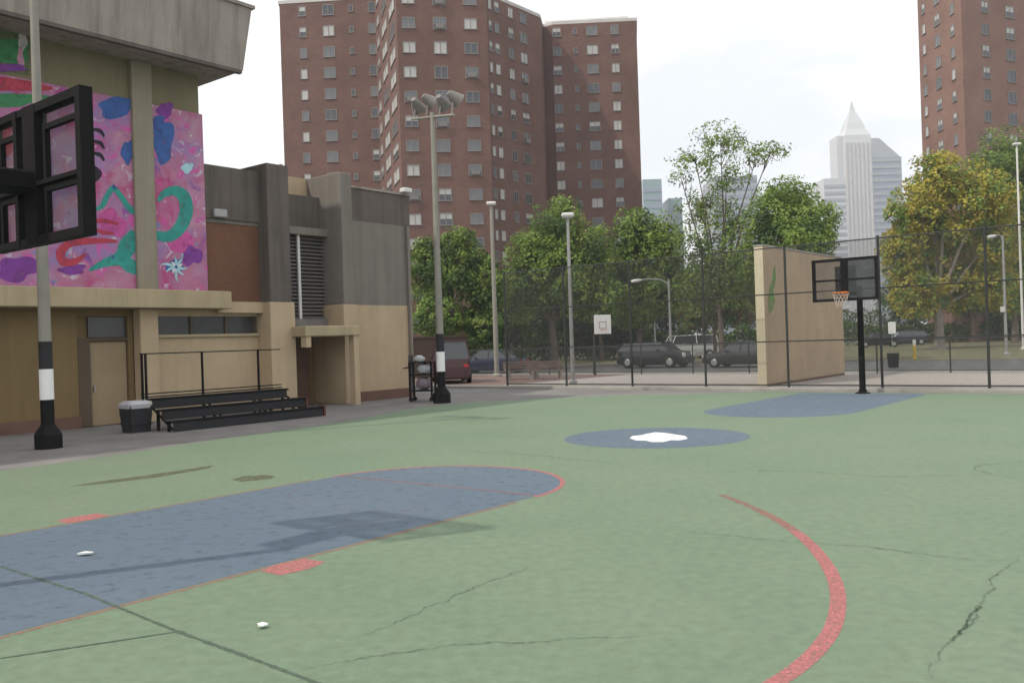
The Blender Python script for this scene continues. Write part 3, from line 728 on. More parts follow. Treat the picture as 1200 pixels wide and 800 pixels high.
def windows_on(t, c, faces, z_top, dz, rows, cap=100, seed=1):
    rnd = random.Random(seed); allw = []
    for (p, q, cols, rws) in faces:
        d = Vector((q[0]-p[0], q[1]-p[1], 0)); L = d.length; d.normalize(); rz = math.atan2(d.y, d.x)
        for (u, w, h, pool) in cols:
            for r in range(rows[0], rows[1]):
                if rws and r not in rws: continue
                pos = Vector((p[0], p[1], 0)) + d*(u*L); pos.z = z_top-dz*r
                allw.append((w*h/(pos.y**2) * (1 if 0 <= r <= 14 else .01), pos-c, rz, window_mesh(w, h, rnd.choice(pool))))
    allw.sort(key=lambda x: -x[0]); bulk = Bulk(); n = 0
    for i, (_, pos, rz, me) in enumerate(allw):
        if i < cap:
            o = bpy.data.objects.new('window', me); C.objects.link(o); o.parent = t; o.location = pos; o.rotation_euler = (0, 0, rz)
        else: bulk.add(me, pos, rz); n += 1
    if n: tag(bulk.mb.build('windows', [M['frame'], M['pane_a'], M['pane_b'], M['pane_c'], M['louver']], t), kind='stuff')
xz = lambda x, Y: (at(x, 400, Y).x, Y)
# verticals lean with the camera: x is read on the horizon
def xh(x, y, Y): return (at(x, y, Y).x, Y)
Q = [xh(327, 0, 118), xh(441, 60, 117), xh(466, 60, 100), xh(571, 60, 101.5), xh(572, 60, 117), xh(634, 60, 126), xh(637, 60, 130), xh(648, 60, 129), xh(748, 100, 128.5)]
back = [(Q[-1][0]+4, 158), (Q[0][0]-3, 158)]
poly = Q+back
t1, c1 = prism_tower('brick_tower', 'wide stepped red brick apartment tower with rows of windows behind the school', poly, 47.6, M['tower'], 'tower', 'brick apartment towers')
def tprism(t, c, poly, z0, z1, name, m):
    return MB().prism([(x-c.x, y-c.y) for x, y in poly], z0, z1).build(name, m, t)
def ccw(poly):
    ar = sum(poly[i][0]*poly[(i+1) % len(poly)][1]-poly[(i+1) % len(poly)][0]*poly[i][1] for i in range(len(poly)))
    return poly if ar > 0 else poly[::-1]
tprism(t1, c1, ccw(poly), -.03, 47.3, 'wall', M['tower'])
def shrink(poly, k):
    cx = sum(p[0] for p in poly)/len(poly); cy = sum(p[1] for p in poly)/len(poly)
    return [(cx+(x-cx)*k, cy+(y-cy)*k) for x, y in poly]
tprism(t1, c1, ccw(shrink(poly, 1.006)), 47.3, 47.75, 'parapet', M['concrete'])
rb = [(Q[6][0]+.4, 132), (Q[8][0]-.8, 131), (Q[8][0]-.5, 145), (Q[6][0]+.4, 145)]
tprism(t1, c1, ccw(rb), 47.75, 48.9, 'roof_house', M['bwhite'])
NP = [0, 0, 1, 2, 3, 4, 0]; SM = [2, 2, 0]; BR = [1, 1, 1, 1, 0, 3]
windows_on(t1, c1, [
  (Q[0], Q[1], [(.24, .95, 1.25, [0, 1, 3, 1]), (.51, 1.55, 1.35, NP), (.75, .6, .8, [2]), (.965, .95, 1.25, [0, 2, 3])], None),
  (Q[1], Q[2], [(.14, 2.2, 1.35, BR), (.45, 4.2, 1.5, BR), (.80, 4.2, 1.5, BR)], None),  # mostly pale panes: bright reflections of the sunlit face put into the colour
  (Q[2], Q[3], [(.13, 1.45, 1.2, NP), (.475, 1.5, 1.35, NP), (.82, 1.5, 1.2, NP)], None),
  (Q[4], Q[5], [(.05, .7, 1.3, [1, 0, 3]), (.17, 1.0, 1.35, [0, 1, 3]), (.42, 1.1, 1.35, [0, 1, 2, 3]), (.66, 1.5, 1.35, [0, 1, 2, 3, 4])], None),
  (Q[7], Q[8], [(.05, 1.2, 1.25, [0, 1, 3, 2]), (.27, .55, .8, [2]), (.47, 1.6, 1.3, NP), (.74, 1.15, 1.3, [0, 1, 3])], None),
  ], 46.2, 2.75, (0, 16), 100, 5)
T2 = [xh(1075, 0, 122), xh(1128, 60, 111), xh(1262, 60, 121), (at(1262, 60, 121).x+2, 140), (at(1075, 0, 122).x+14, 142)]
t2, c2 = prism_tower('brick_tower', 'pale red brick apartment tower cut by the top right corner of the view', T2, 56, M['tower2'], 'tower', 'brick apartment towers')
tprism(t2, c2, ccw(T2), -.03, 52, 'wall', M['tower2'])
tprism(t2, c2, ccw(shrink(T2, 1.01)), 52, 52.6, 'parapet', M['concrete'])
windows_on(t2, c2, [
  (T2[0], T2[1], [(.14, .9, 1.3, [0, 1, 2, 3]), (.46, 1.3, 1.4, [0, 0, 2, 3]), (.80, .95, 1.3, [0, 1, 3])], None),
  (T2[1], T2[2], [(.19, 1.35, 1.4, [0, 2, 3]), (.40, 1.7, 1.5, [0, 2, 2, 4, 3]), (.62, 1.5, 1.4, [0, 3]), (.85, 1.5, 1.4, [0, 3])], None)], 50.3, 2.75, (0, 17), 100, 8)

# far downtown towers (500 m and more away)
def far_box(name, label, x0, x1, ytop, Y, depth, m, ribs=0, group='distant downtown towers', rows=0, rm=None):
    X0, X1 = at(x0, ytop+25, Y).x, at(x1, ytop+25, Y).x; z = at((x0+x1)/2, ytop, Y).z
    t = thing(name, label, 'building', ((X0+X1)/2, Y, 0), 0, group); w = (X1-X0)/2
    MB().box(-w, w, 0, depth, -.03, z).build('wall', m, t)
    mb = MB()
    if rows:
        n = int(z/rows)
        for i in range(n): mb.box(-w*.96, w*.96, -.25, .05, i*rows+rows*.35, i*rows+rows*.8)
        tag(mb.build('window_bands', rm or M['skygrey'], t))
    return t, w, z
Y = 520
t, w, z = far_box('stone_skyscraper', 'pale stone skyscraper with a pointed pyramid top between the trees', 991, 1022, 166, Y, 16, M['skyw'], group=None)
mb = MB()
for i in range(7): mb.box(-w+i*2*w/6.5, -w+i*2*w/6.5+.9, -.5, .1, 10, z-.5)
mb.build('ribs', M['concrete'], t)
mb = MB(); mb.box(-w-3.6, -w-.02, 3, 15, 0, at(986, 158, Y).z); mb.build('shoulder', M['skyw'], t)
mb = MB(); zt = [(w, z), (w*.97, at(1003, 158, Y).z), (w*.72, at(1003, 150, Y).z), (w*.60, at(1003, 143, Y).z), (w*.40, at(1003, 135, Y).z), (w*.16, at(1003, 126, Y).z), (.25, at(1003, 115, Y).z)]
for (r0, za), (r1, zb) in zip(zt, zt[1:]):
    cy = 8
    mb.add([(s*r, cy+u*r, zz) for r, zz in ((r0, za), (r1, zb)) for s, u in ((-1, -1), (1, -1), (1, 1), (-1, 1))], [(0,1,5,4),(1,2,6,5),(2,3,7,6),(3,0,4,7),(4,5,6,7)])
mb.build('pyramid_crown', M['skyw'], t)
t, w, z = far_box('office_tower', 'blue grey glass office tower stepping down behind the stone skyscraper', 1019, 1057, 184, 560, 30, M['skyb'], rows=4.2)
mb = MB(); zz = at(1030, 161, 560).z
mb.add([(-w, 2, z), (w*.95, 2, z), (w*.95, 2, z+1), (-w*.25, 2, zz), (-w, 2, zz), (-w, 26, z), (w*.95, 26, z), (w*.95, 26, z+1), (-w*.25, 26, zz), (-w, 26, zz)], [(0,1,2,3,4),(9,8,7,6,5),(1,0,5,6),(2,1,6,7),(3,2,7,8),(4,3,8,9),(0,4,9,5)]); mb.build('sloped_roof', M['skygrey'], t)
far_box('office_block', 'low white office block at the foot of the stone skyscraper', 966, 992, 209, 470, 25, M['skyw'], rows=3.6)
far_box('office_tower', 'green glass tower just right of the wide brick tower', 754, 776, 210, 420, 25, M['skyg'], rows=3.8, rm=M['skyb'])
far_box('office_tower', 'second pale green tower seen through the thin tall tree', 784, 800, 232, 430, 25, M['skyg'], rows=3.8, rm=M['skyb'])
far_box('office_tower', 'grey office block behind the crown of the thin tall tree', 838, 888, 206, 400, 25, M['skygrey'], rows=3.6, rm=M['skyb'])

# ------------------------------------------------------------------ trees
def tree(label, base, H, trunk_r, blobs, mats, n_leaf, leaf=.30, seed=1, bark='bark', limbs=True, group='trees beyond the fence', shell=.55, name='leafy_tree'):
    rnd = random.Random(seed); B = Vector(base)
    t = thing(name, label, 'tree', B, 0, group)
    mb = MB()
    fork = min(b[2]-b[5] for b in blobs)*.6 + .35*H*.4
    lean = rnd.uniform(-.3, .3)
    mb.tube([(0, 0, -.05), (0, 0, .3), (lean*.3, 0, fork*.5), (lean, 0, fork)], [trunk_r*1.5, trunk_r*1.08, trunk_r*.9, trunk_r*.75], 12)
    for bx in blobs:
        c = Vector(bx[:3]); s = Vector((lean, 0, fork*rnd.uniform(.8, 1.0)))
        mid = s.lerp(c, .5) + Vector((rnd.uniform(-.5, .5), rnd.uniform(-.5, .5), .2))
        mb.tube([s, mid, c], [trunk_r*.5, trunk_r*.3, trunk_r*.1], 7)
        for _ in range(5):
            e = c + Vector((rnd.uniform(-1, 1)*bx[3], rnd.uniform(-1, 1)*bx[4], rnd.uniform(-.4, 1)*bx[5]))*.85
            m2 = c.lerp(mid, rnd.uniform(0, .5))
            mb.tube([m2, m2.lerp(e, .55)+Vector((0, 0, .15)), e], [trunk_r*.16, trunk_r*.09, trunk_r*.03], 5)
    mb.build('trunk', M[bark], t, smooth=True)
    V = []; Fc = []; MI = []; wts = [b[3]*b[4]*b[5] for b in blobs]; tot = sum(wts)
    off = Vector((rnd.uniform(0, 50), rnd.uniform(0, 50), rnd.uniform(0, 50)))
    for bx, wv in zip(blobs, wts):
        c = Vector(bx[:3]); cnt = int(n_leaf*wv/tot); made = 0; tries = 0; fq = 2.2/max(bx[3], 1.5)
        while made < cnt and tries < cnt*5:
            tries += 1
            d = Vector((rnd.gauss(0, 1), rnd.gauss(0, 1), rnd.gauss(0, 1))).normalized()
            r = rnd.random()**shell
            r *= 1 + .30*mnoise.noise(d*2.0+off+c)
            p = c + Vector((d.x*bx[3], d.y*bx[4], d.z*bx[5]))*r
            dens = mnoise.noise(p*fq*1.2+off)
            if dens < -.16 + (bx[6] if len(bx) > 6 else 0): continue
            made += 1
            nrm = (d*.5 + Vector((rnd.gauss(0, .5), rnd.gauss(0, .5), .5+rnd.gauss(0, .45)))).normalized()
            u = nrm.cross(Vector((rnd.gauss(0, 1), rnd.gauss(0, 1), rnd.gauss(0, 1)))).normalized(); v = nrm.cross(u)
            s = leaf*rnd.uniform(.55, 1.35); o = len(V)
            V += [tuple(p-u*s*.5), tuple(p+v*s*.32+nrm*s*.06), tuple(p+u*s*.55), tuple(p-v*s*.32+nrm*s*.06)]
            Fc.append((o, o+1, o+2, o+3))
            q = mnoise.noise(p*.55+off*2)*1.15 + rnd.uniform(-.16, .16)
            MI.append(max(0, min(len(mats)-1, int((q+.75)/1.5*len(mats)))))
    mb = MB(); mb.v = V; mb.f = Fc; mb.m = MI
    mb.build('crown', [M[m] for m in mats], t)
    return t
def pxblobs(base, Y, L):                                          # crown lobes given by their extent at the tree's distance
    out = []
    for (x, y, rx, ry, *r) in L:
        p = at(x, y, Y); s = Y/FOC
        out.append((p.x-base[0], random.uniform(-.5, .5)*rx*s, p.z-base[2], rx*s, rx*s*.9, ry*s, *(r or [0])))
    return out
def ptree(label, x, Y, L, mats, n, r=.25, leaf=.3, seed=1, **k):
    base = (at(x, 400, Y).x, Y, -.01)
    bl = pxblobs(base, Y, L); H = max(b[2]+b[5] for b in bl)
    return tree(label, base, H, r, bl, mats, n, leaf, seed, **k)
ptree('dark green tree standing between the grey school block and the floodlight pole', 528, 58, [(505, 320, 32, 44), (540, 310, 34, 40), (568, 335, 30, 40), (515, 372, 34, 30), (560, 380, 32, 28), (495, 290, 16, 16), (536, 280, 22, 16)], ['l_dark', 'l_mid', 'l_pale', 'l_mid', 'l_dark'], 28500, .24, 0.216, 3)
ptree('broad bright green tree in front of the wide brick tower', 650, 62, [(655, 275, 36, 44), (625, 300, 34, 38), (690, 300, 36, 40), (660, 330, 50, 40), (610, 345, 30, 34), (700, 350, 36, 34), (660, 245, 22, 20)], ['l_dark', 'l_mid', 'l_pale', 'l_pale', 'l_mid'], 34200, .28, 0.216, 4)
ptree('rounded light green tree at the right corner of the wide brick tower', 748, 64, [(745, 275, 30, 34), (772, 290, 30, 36), (735, 315, 30, 34), (775, 335, 32, 34), (748, 358, 36, 28)], ['l_dark', 'l_mid', 'l_pale', 'l_pale'], 24700, .22, 0.216, 6)
ptree('tall thin-leaved tree standing against the open sky', 846, 60, [(850, 330, 44, 36, -.1), (815, 340, 34, 34, -.1), (845, 163, 36, 22, .12), (812, 190, 34, 14, .12), (885, 182, 38, 13, .12), (850, 208, 32, 20, .2), (798, 207, 20, 11, .14), (828, 240, 40, 26, .10), (860, 262, 34, 30, .05), (820, 285, 36, 36), (856, 310, 38, 40), (905, 172, 14, 8, .16)], ['l_grey', 'l_mid', 'l_pale', 'l_grey'], 16150, .20, 0.180, 7)
ptree('full green tree rising behind the tan handball wall', 932, 56, [(925, 232, 40, 30), (902, 262, 34, 34), (950, 262, 34, 34), (925, 290, 48, 32), (962, 285, 22, 26), (890, 300, 26, 34), (930, 330, 44, 34)], ['l_dark', 'l_mid', 'l_pale', 'l_pale', 'l_mid'], 30400, .26, 0.202, 8)
ptree('large yellow green tree with a pale trunk left of the right-hand tower', 1101, 80, [(1110, 210, 44, 34), (1075, 245, 40, 34), (1145, 235, 42, 34), (1100, 280, 56, 40), (1158, 280, 36, 40), (1060, 300, 30, 40), (1110, 335, 62, 34), (1165, 330, 34, 36), (1070, 345, 30, 30), (1098, 190, 20, 14)], ['l_gold', 'l_pale', 'l_yel', 'l_yel', 'l_yel', 'l_pale', 'l_mid'], 52000, .42, 0.300, 9, bark='palebark')
ptree('deep green tree beside the foot of the right-hand brick tower', 1190, 96, [(1175, 185, 44, 32), (1205, 205, 44, 44), (1150, 190, 20, 14), (1195, 260, 44, 50), (1190, 320, 46, 50), (1230, 180, 40, 44)], ['l_dark', 'l_mid', 'l_pale', 'l_mid'], 28500, .35, 0.302, 10)
ptree('reddish green street tree behind the parked cars', 838, 72, [(835, 345, 32, 26), (865, 360, 26, 24), (815, 368, 24, 20), (870, 325, 22, 22)], ['l_dark', 'l_red', 'l_mid', 'l_gold'], 13300, .16, 0.216, 11)
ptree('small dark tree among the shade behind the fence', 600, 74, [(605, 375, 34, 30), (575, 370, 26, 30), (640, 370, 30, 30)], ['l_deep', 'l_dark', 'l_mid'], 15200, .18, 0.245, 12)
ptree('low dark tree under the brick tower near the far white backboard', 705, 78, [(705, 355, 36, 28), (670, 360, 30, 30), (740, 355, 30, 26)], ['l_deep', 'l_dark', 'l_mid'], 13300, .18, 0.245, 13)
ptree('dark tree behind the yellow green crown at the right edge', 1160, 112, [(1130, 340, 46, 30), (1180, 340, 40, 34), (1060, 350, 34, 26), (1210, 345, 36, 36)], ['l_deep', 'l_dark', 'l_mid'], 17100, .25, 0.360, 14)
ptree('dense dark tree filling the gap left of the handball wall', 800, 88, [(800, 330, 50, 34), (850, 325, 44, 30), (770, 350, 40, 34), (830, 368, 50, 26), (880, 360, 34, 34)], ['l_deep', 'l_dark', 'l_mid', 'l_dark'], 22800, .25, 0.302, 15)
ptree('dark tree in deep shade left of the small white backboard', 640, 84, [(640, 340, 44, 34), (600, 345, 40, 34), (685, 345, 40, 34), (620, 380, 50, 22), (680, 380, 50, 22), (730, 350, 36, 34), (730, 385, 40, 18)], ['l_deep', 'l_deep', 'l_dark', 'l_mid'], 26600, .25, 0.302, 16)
# hedges along the far side of the road
def hedge(label, x0, x1, Y, h, mats, n, seed):
    rnd = random.Random(seed); X0, X1 = at(x0, 400, Y).x, at(x1, 400, Y).x
    mb = MB()
    for _ in range(n):
        p = Vector((rnd.uniform(0, X1-X0), rnd.uniform(-.9, .9), 0)); top = h*(.75+.4*mnoise.noise(Vector((p.x*.5, seed, 0))))
        p.z = top*rnd.random()**.6
        nrm = Vector((rnd.gauss(0, 1), rnd.gauss(0, 1)-.4, rnd.gauss(0, 1)+.6)).normalized(); u = nrm.cross(Vector((rnd.gauss(0, 1), rnd.gauss(0, 1), .3))).normalized(); v = nrm.cross(u); s = .34*rnd.uniform(.6, 1.3)
        mb.add([p-u*s*.5, p+v*s*.32, p+u*s*.5, p-v*s*.32], [(0, 1, 2, 3)], rnd.randrange(len(mats)))
    o = mb.build('hedge', [M[m] for m in mats], None, (X0, Y, -.01)); tag(o, label, 'hedge')
hedge('tall dark undergrowth added to deepen the shade in front of the foot of the wide brick tower', 545, 790, 86, 6.5, ['l_deep', 'l_deep', 'l_dark'], 9000, 21)  # added thicket, its deep leaf colours darken the band behind the fence
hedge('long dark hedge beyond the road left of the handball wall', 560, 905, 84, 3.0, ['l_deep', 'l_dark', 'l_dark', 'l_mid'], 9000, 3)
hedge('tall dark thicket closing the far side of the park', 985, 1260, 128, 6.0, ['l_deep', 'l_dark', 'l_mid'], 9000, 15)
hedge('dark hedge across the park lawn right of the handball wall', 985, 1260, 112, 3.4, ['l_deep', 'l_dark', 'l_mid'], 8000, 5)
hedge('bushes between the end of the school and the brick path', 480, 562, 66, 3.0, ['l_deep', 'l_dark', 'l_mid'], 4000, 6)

# ------------------------------------------------------------------ vehicles
def car(name, label, cat, loc, rz, L, Wd, H, paint, kind='sedan'):
    t = thing(name, label, cat, loc, rz, 'vehicles parked along the street')
    gc = .20; hw = Wd/2
    if kind == 'sedan': belt = [(0, .62), (.03, .80), (.25, .92), (.30, .94), (.78, .96), (.97, .88), (1, .66)]; gh = [(.24, .93), (.38, H), (.66, H), (.83, .95)]
    elif kind == 'suv': belt = [(0, .70), (.02, .95), (.22, 1.06), (.30, 1.08), (.94, 1.10), (.99, 1.02), (1, .72)]; gh = [(.21, 1.06), (.33, H), (.90, H-.03), (.985, 1.10)]
    else: belt = [(0, .75), (.02, 1.05), (.14, 1.2), (.20, 1.22), (.96, 1.24), (.995, 1.2), (1, .8)]; gh = [(.13, 1.2), (.22, H), (.97, H), (.995, 1.22)]
    xs = [.0, .02, .06, .14, .3, .5, .7, .86, .94, .98, 1.0]
    def bz(u):
        for (u0, z0), (u1, z1) in zip(belt, belt[1:]):
            if u0 <= u <= u1: return z0+(z1-z0)*(u-u0)/(u1-u0)
    def bw(u): return hw*(1-.16*abs(2*u-1)**6 - .02)
    us = sorted(set(xs+[b[0] for b in belt])); vs = []; fs = []
    for u in us:
        x = (u-.5)*L; w = bw(u); z = bz(u); lift = .10*abs(2*u-1)**8
        vs += [(x, -w*.9, gc+lift), (x, -w, gc+.16+lift), (x, -w*1.01, z*.72), (x, -w*.93, z-.03), (x, -w*.86, z), (x, w*.86, z), (x, w*.93, z-.03), (x, w*1.01, z*.72), (x, w, gc+.16+lift), (x, w*.9, gc+lift)]
    n = 10
    for i in range(len(us)-1):
        for k in range(n): fs.append((i*n+k, (i+1)*n+k, (i+1)*n+(k+1) % n, i*n+(k+1) % n))
    fs += [tuple(range(n-1, -1, -1)), tuple(range((len(us)-1)*n, len(us)*n))]
    MB().add(vs, fs).build('body', paint, t, smooth=True)
    mb = MB(); vs = []
    for (u, z) in gh:
        x = (u-.5)*L; top = z > 1.2 and z > gh[0][1]+.2; w = hw*(.70 if top else .87)
        vs += [(x, -w, z-(0 if top else .04)), (x, w, z-(0 if top else .04))]
    g0 = (gh[0][0]-.5)*L; g3 = (gh[3][0]-.5)*L
    mb.add(vs, [(0, 1, 3, 2), (2, 3, 5, 4), (4, 5, 7, 6), (6, 7, 1, 0), (0, 2, 4, 6), (7, 5, 3, 1)])
    mb.build('windows', M['carglass'], t)
    mb = MB(); xa, xb = (gh[1][0]-.5)*L, (gh[2][0]-.5)*L
    mb.box(xa-.05, xb+.05, -hw*.715, hw*.715, H-.012, H+.03, bev=.02)
    for s in (-1, 1):
        for (u0, z0), (u1, z1) in ((gh[0], gh[1]), (gh[3], gh[2])):
            mb.tube([((u0-.5)*L, s*hw*.872, z0-.03), ((u1-.5)*L, s*hw*.71, z1)], .035, 6)
        xm = (gh[1][0]*.5+gh[2][0]*.5-.5)*L; mb.tube([(xm, s*hw*.872, gh[0][1]-.03), (xm, s*hw*.71, H)], .04, 6)
    mb.build('roof', paint, t)
    wr = .33 if kind == 'sedan' else .37
    for u in (.18, .81):
        for s in (-1, 1):
            x = (u-.5)*L; y = s*(hw-.10)
            wo = MB().tube([(x, y-.11, wr), (x, y-.09, wr), (x, y+.09, wr), (x, y+.11, wr)], [wr*.86, wr, wr, wr*.86], 20).build('wheel', M['tyre'], t, smooth=True)
            MB().tube([(x, y+s*.105, wr), (x, y+s*.125, wr)], [wr*.62, wr*.5], 12).build('rim', M['rim'], wo)
    for s in (-1, 1):
        MB().box(-L/2-.015, -L/2+.10, s*hw*.62-.16, s*hw*.62+.16, bz(0.0)-.04, bz(.02)-.02, bev=.02).build('headlight', M['lamp_w'], t)
        MB().box(L/2-.09, L/2+.015, s*hw*.66-.13, s*hw*.66+.13, bz(1.0)-.02, bz(1.0)+.14, bev=.02).build('tail_light', M['lamp_red'], t)
        MB().box(-L*.17, -L*.17+.16, s*(hw+.02)-.06, s*(hw+.02)+.06, gh[0][1]+.0, gh[0][1]+.13, bev=.02).build('mirror', paint, t)
    return t
def on_road(x, y):
    a, b = gnd(x, y); return W(a, b, 0)
ALONG = GRID
car('parked_car', 'black hatchback parked across the street below the long-armed street lamp', 'car', on_road(768, 430.5), ALONG+math.pi, 4.75, 1.88, 1.58, M['carblack'], 'suv')
car('parked_car', 'charcoal sedan parked just left of the handball wall', 'car', on_road(873, 430.0), ALONG, 4.7, 1.86, 1.5, M['cardark'], 'sedan')
car('parked_van', 'white van seen over the bonnet of the black hatchback', 'van', (at(806, 405, 76).x, 76, 0), ALONG+.9, 4.9, 1.95, 1.95, M['carwhite'], 'van')
car('parked_car', 'dark blue car far across the park beside the white post sign', 'car', (at(1062, 403, 104).x, 104, 0), ALONG+.5, 4.6, 1.85, 1.6, M['carblue'], 'suv')
car('parked_van', 'maroon van half hidden by the far floodlight pole', 'van', (at(528, 440, 45).x, 45, 0), .15-math.pi/2, 4.6, 1.75, 2.05, M['carred'], 'van')
car('parked_car', 'dark car under the trees right of the maroon van', 'car', (at(576, 430, 56).x, 56, 0), ALONG+.3, 4.5, 1.8, 1.45, M['carblue'], 'sedan')
car('parked_car', 'black car at the kerb just right of the far hoop post', 'car', (at(1030, 400, 98).x, 98, 0), ALONG+.4, 4.6, 1.85, 1.5, M['carblack'], 'sedan')

# ------------------------------------------------------------------ street furniture
def street_pole(name, label, xb, Y, xt, yt, r, build, m='galv', base_z=0, group=None, cat='lamp post'):
    P = at(xb, 430, Y); X = (at(xb, 430, Y).x); Hh = at(xt, yt, Y).z
    t = thing(name, label, cat, (X, Y, base_z), 0, group)
    MB().tube([(0, 0, 0), (0, 0, Hh*.5), (0, 0, Hh)], [r, r*.85, r*.65], 12).build('pole', M[m], t, smooth=True)
    MB().lathe([(r*2, 0), (r*2, .12), (r*1.3, .2)], 12).build('base', M[m], t)
    build(t, Hh); return t
def head_cobra(t, H, s=-1, L=2.0):
    mb = MB().tube([(0, 0, H-.35), (s*.25*L, 0, H-.02), (s*.7*L, 0, H+.05), (s*L, 0, H)], [.06, .05, .045, .04], 8); mb.build('arm', M['galv'], t, smooth=True)
    mb = MB(); mb.tube([(s*L*.9, 0, H), (s*(L+.1), 0, H-.03), (s*(L+.42), 0, H-.07), (s*(L+.55), 0, H-.06)], [.05, .12, .12, .03], 10); mb.build('lamp_head', M['bwhite'], t, smooth=True)
def head_box(t, H):
    mb = MB(); mb.box(-.27, .27, -.2, .2, H-.02, H+.16, bev=.05); mb.build('lamp_head', M['bwhite'], t)
    MB().box(-.2, .2, -.14, .14, H-.05, H-.021).build('lens', M['pane_b'], t)
def head_globe(t, H):
    mb = MB().blob((0, 0, H+.14), .19, 8, jit=0); mb.build('globe', M['bwhite'], t, smooth=True)
street_pole('lamp_post', 'tall pale lamp post rising over the dark green tree', 582, 50, 574, 240, .14, head_box, 'pole', group='lamp posts beyond the court')
street_pole('lamp_post', 'slim grey lamp post in front of the broad bright green tree', 671, 39, 663, 254, .09, head_box, 'galv', group='lamp posts beyond the court')
street_pole('street_lamp', 'street lamp with long arm reaching left above the black hatchback', 787, 60, 785, 327, .10, head_cobra, 'galv', group='lamp posts beyond the court')
street_pole('lamp_post', 'short globe lamp post behind the black hatchback', 769, 68, 768, 370, .07, head_globe, 'galv', group='lamp posts beyond the court')
street_pole('street_lamp', 'lamp post with short hooked arm near the right edge', 1180, 58, 1174, 276, .10, lambda t, H: (head_cobra(t, H, -1, .45), MB().box(-.32, -.05, -.12, .0, H*.36, H*.36+.36, bev=.02).build('sign_box', M['bwhite'], t)), 'galv', group='lamp posts beyond the court')
street_pole('lamp_post', 'tallest pale pole at the right edge before the deep green tree', 1200, 70, 1193, 170, .10, head_box, 'bwhite', group='lamp posts beyond the court')

# white backboard on the neighbouring court
P = at(708, 436, 47)
t = thing('basketball_hoop', 'small white backboard on a thin post behind the fence', 'hoop', (P.x, P.y, 0), .25)
zc = at(707, 380, 47).z
MB().tube([(-.25, .7, 0), (-.25, .7, zc-.5), (0, .12, zc)], .06, 8).build('pole', M['wire'], t, smooth=True)
mb = MB().box(-.46, .46, -.03, .03, zc-.5, zc+.5, bev=.01); bb = mb.build('backboard', M['paper'], t)
mb = MB()
for x0, x1, z0, z1 in ((-.2, .2, .12, .15), (-.2, .2, -.22, -.19), (-.2, -.17, -.19, .12), (.17, .2, -.19, .12)): mb.box(x0, x1, -.036, -.031, zc+z0, zc+z1)
mb.build('target_square', M['louver'], bb)
MB().tube([(.2*math.sin(i*math.pi/10), -.26+.2*math.cos(i*math.pi/10), zc-.28) for i in range(21)], .014, 6).build('rim', M['orange'], t)

# small things on the right: post sign, bin, bollard
P = at(1047, 430, 45)
t = thing('trash_bin', 'small dark wire bin behind the fence right of the far hoop', 'bin', (P.x, P.y, 0))
MB().lathe([(.22, 0), (.24, .06), (.29, .68), (.30, .72), (.26, .72), (.22, .5)], 16).build('body', M['blackrough'], t, smooth=True)
MB().tube([(.295*math.sin(i*math.pi/10), .295*math.cos(i*math.pi/10), .72) for i in range(21)], .02, 6).build('rim', M['wire'], t)
P = at(1072, 421, 57)
t = thing('bollard', 'yellow bollard with pale cap on the pavement right of the wire bin', 'bollard', (P.x, P.y, 0))
MB().lathe([(.13, 0), (.13, .05), (.10, .08), (.10, .85)], 14).build('post', M['yellow'], t, smooth=True)
MB().lathe([(.10, .85), (.105, 1.15), (.08, 1.24), (.01, 1.27)], 14).build('cap', M['bwhite'], t, smooth=True)
P = at(1046, 415, 75)
t = thing('sign_post', 'blank white sign on a post beyond the far hoop', 'sign', (P.x, P.y, 0))
zz = at(1046, 384, 75).z
MB().tube([(0, 0, 0), (0, 0, zz+.5)], .04, 8).build('post', M['galv'], t)
MB().box(-.32, .32, -.06, -.042, zz-.5, zz+.5, bev=.006).build('sign_plate', M['paper'], t)

# park benches beyond the fence on the left
def bench(label, x, Y, rz):
    P = at(x, 430, Y); t = thing('park_bench', label, 'bench', (P.x, P.y, 0), rz, 'park benches beyond the fence')
    mb = MB()
    for i in range(4): mb.box(-.95, .95, -.22+i*.12, -.13+i*.12, .43, .47)
    mb.build('seat', M['wood'], t)
    mb = MB()
    for i in range(3): mb.box(-.95, .95, .26+.02*i, .30+.02*i, .55+i*.13, .65+i*.13)
    mb.build('backrest', M['wood'], t)
    for s in (-.75, .75):
        mb = MB(); mb.box(s-.06, s+.06, -.22, .24, 0, .43); mb.box(s-.05, s+.05, .305, .36, .2, .92); mb.build('leg', M['kerb'], t)
bench('wooden park bench just left of the slim grey lamp post', 640, 45, .2)
bench('wooden park bench right of the tall pale lamp post', 612, 46, .25)
# low brick wall behind the school corner
o = MB(); o.box(-3.4, 3.4, -.15, .15, 0, 2.3); o.box(-3.45, 3.45, -.2, .2, 2.3, 2.4, 0)
P = at(500, 430, 52); tag(o.build('brick_wall', M['darkbrick'], None, (P.x-1.0, P.y, 0), .1), 'low brown brick wall past the corner of the grey school block', 'wall')

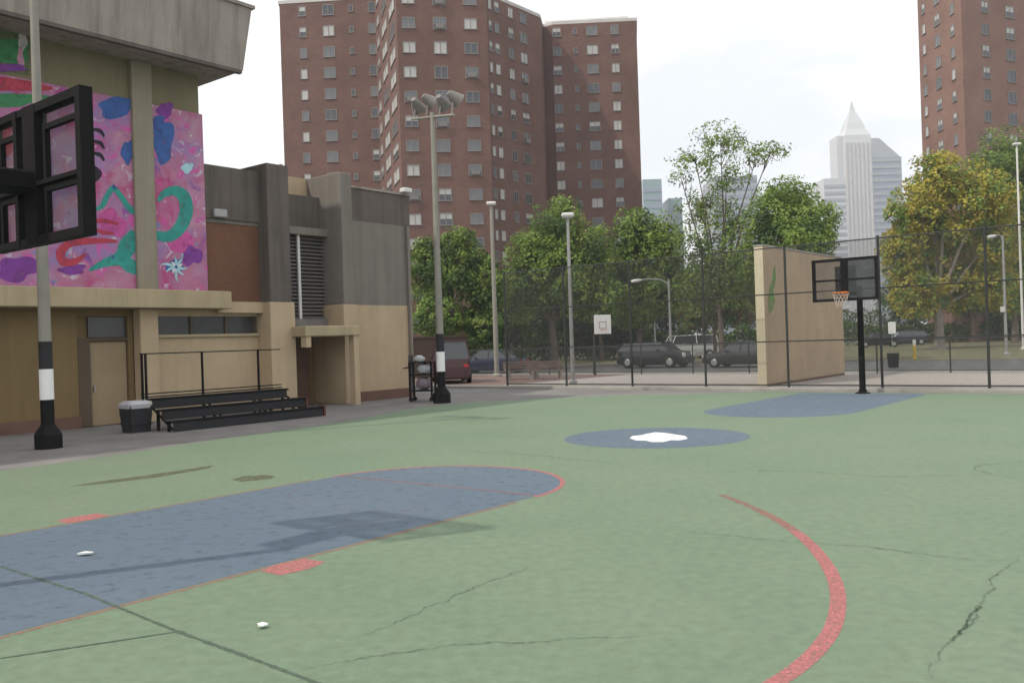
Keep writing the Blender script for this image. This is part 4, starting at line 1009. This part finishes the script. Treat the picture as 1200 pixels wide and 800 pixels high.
# ------------------------------------------------------------------ camera, light, sky
cam = bpy.data.cameras.new('camera'); co = bpy.data.objects.new('camera', cam); C.objects.link(co)
co.location = (0, 0, EYE); co.rotation_euler = (rad(90), ROLL, 0)
cam.sensor_width = 36; cam.sensor_fit = 'HORIZONTAL'; cam.lens = FOC/1200*36; cam.clip_start = .05; cam.clip_end = 6000
S.camera = co
EL = rad(48.9); sd = W(.893, .45, 0).normalized()                # horizontal travel direction of the sunlight
sun = bpy.data.lights.new('sun', 'SUN'); sun.energy = 2.3; sun.angle = rad(1.2); sun.color = (1, .93, .82)
so = bpy.data.objects.new('sun', sun); C.objects.link(so)
dirv = Vector((sd.x*math.cos(EL), sd.y*math.cos(EL), -math.sin(EL)))
so.rotation_euler = dirv.to_track_quat('-Z', 'Y').to_euler(); so.location = (-30, -15, 40)
wd = bpy.data.worlds.new('World'); S.world = wd; wd.use_nodes = True
nt = wd.node_tree; N = nt.nodes; L = nt.links; bg = N['Background']; bg.inputs['Strength'].default_value = .1
sk = N.new('ShaderNodeTexSky'); sk.sky_type = 'NISHITA'; sk.sun_disc = False; sk.sun_elevation = EL
sk.sun_rotation = math.atan2(-sd.x, -sd.y); sk.dust_density = 1.0; sk.air_density = 1.0
tc = N.new('ShaderNodeTexCoord'); mp = N.new('ShaderNodeMapping'); mp.inputs['Scale'].default_value = (1, 1, 2.6); mp.inputs['Location'].default_value = (.35, .2, .1)
L.new(tc.outputs['Generated'], mp.inputs[0])
n1 = N.new('ShaderNodeTexNoise'); n1.inputs['Scale'].default_value = 2.2; n1.inputs['Detail'].default_value = 7; n1.inputs['Roughness'].default_value = .55
L.new(mp.outputs[0], n1.inputs['Vector'])
mr = N.new('ShaderNodeMapRange'); mr.interpolation_type = 'SMOOTHSTEP'; mr.inputs['From Min'].default_value = .40; mr.inputs['From Max'].default_value = .60; mr.inputs['To Min'].default_value = .72; mr.inputs['To Max'].default_value = .99
L.new(n1.outputs['Fac'], mr.inputs['Value'])
mx = N.new('ShaderNodeMix'); mx.data_type = 'RGBA'
L.new(mr.outputs[0], mx.inputs[0])
A, B_ = [i for i in mx.inputs if i.type == 'RGBA'][:2]
L.new(sk.outputs[0], A); B_.default_value = (10.5, 10.55, 10.6, 1)
L.new([o for o in mx.outputs if o.type == 'RGBA'][0], bg.inputs['Color'])
S.view_settings.view_transform = 'Standard'; S.view_settings.look = 'None'; S.view_settings.gamma = 1; S.view_settings.use_curve_mapping = False
S.view_settings.exposure = .36
S.render.engine = 'CYCLES'
S.cycles.transparent_max_bounces = 12; S.cycles.max_bounces = 6
# thin city haze round everything
hz = MB().box(-700, 900, -60, 900, -1.5, 190)
ho = tag(hz.build('haze', bpy.data.materials.new('haze_air')), kind='stuff')
hm = ho.data.materials[0]; hm.use_nodes = True; hn = hm.node_tree
hn.nodes.remove(hn.nodes['Principled BSDF']); pv = hn.nodes.new('ShaderNodeVolumePrincipled')
pv.inputs['Color'].default_value = (.90, .94, 1.0, 1); pv.inputs['Density'].default_value = .0005; pv.inputs['Anisotropy'].default_value = .2
hn.links.new(pv.outputs[0], hn.nodes['Material Output'].inputs['Volume'])
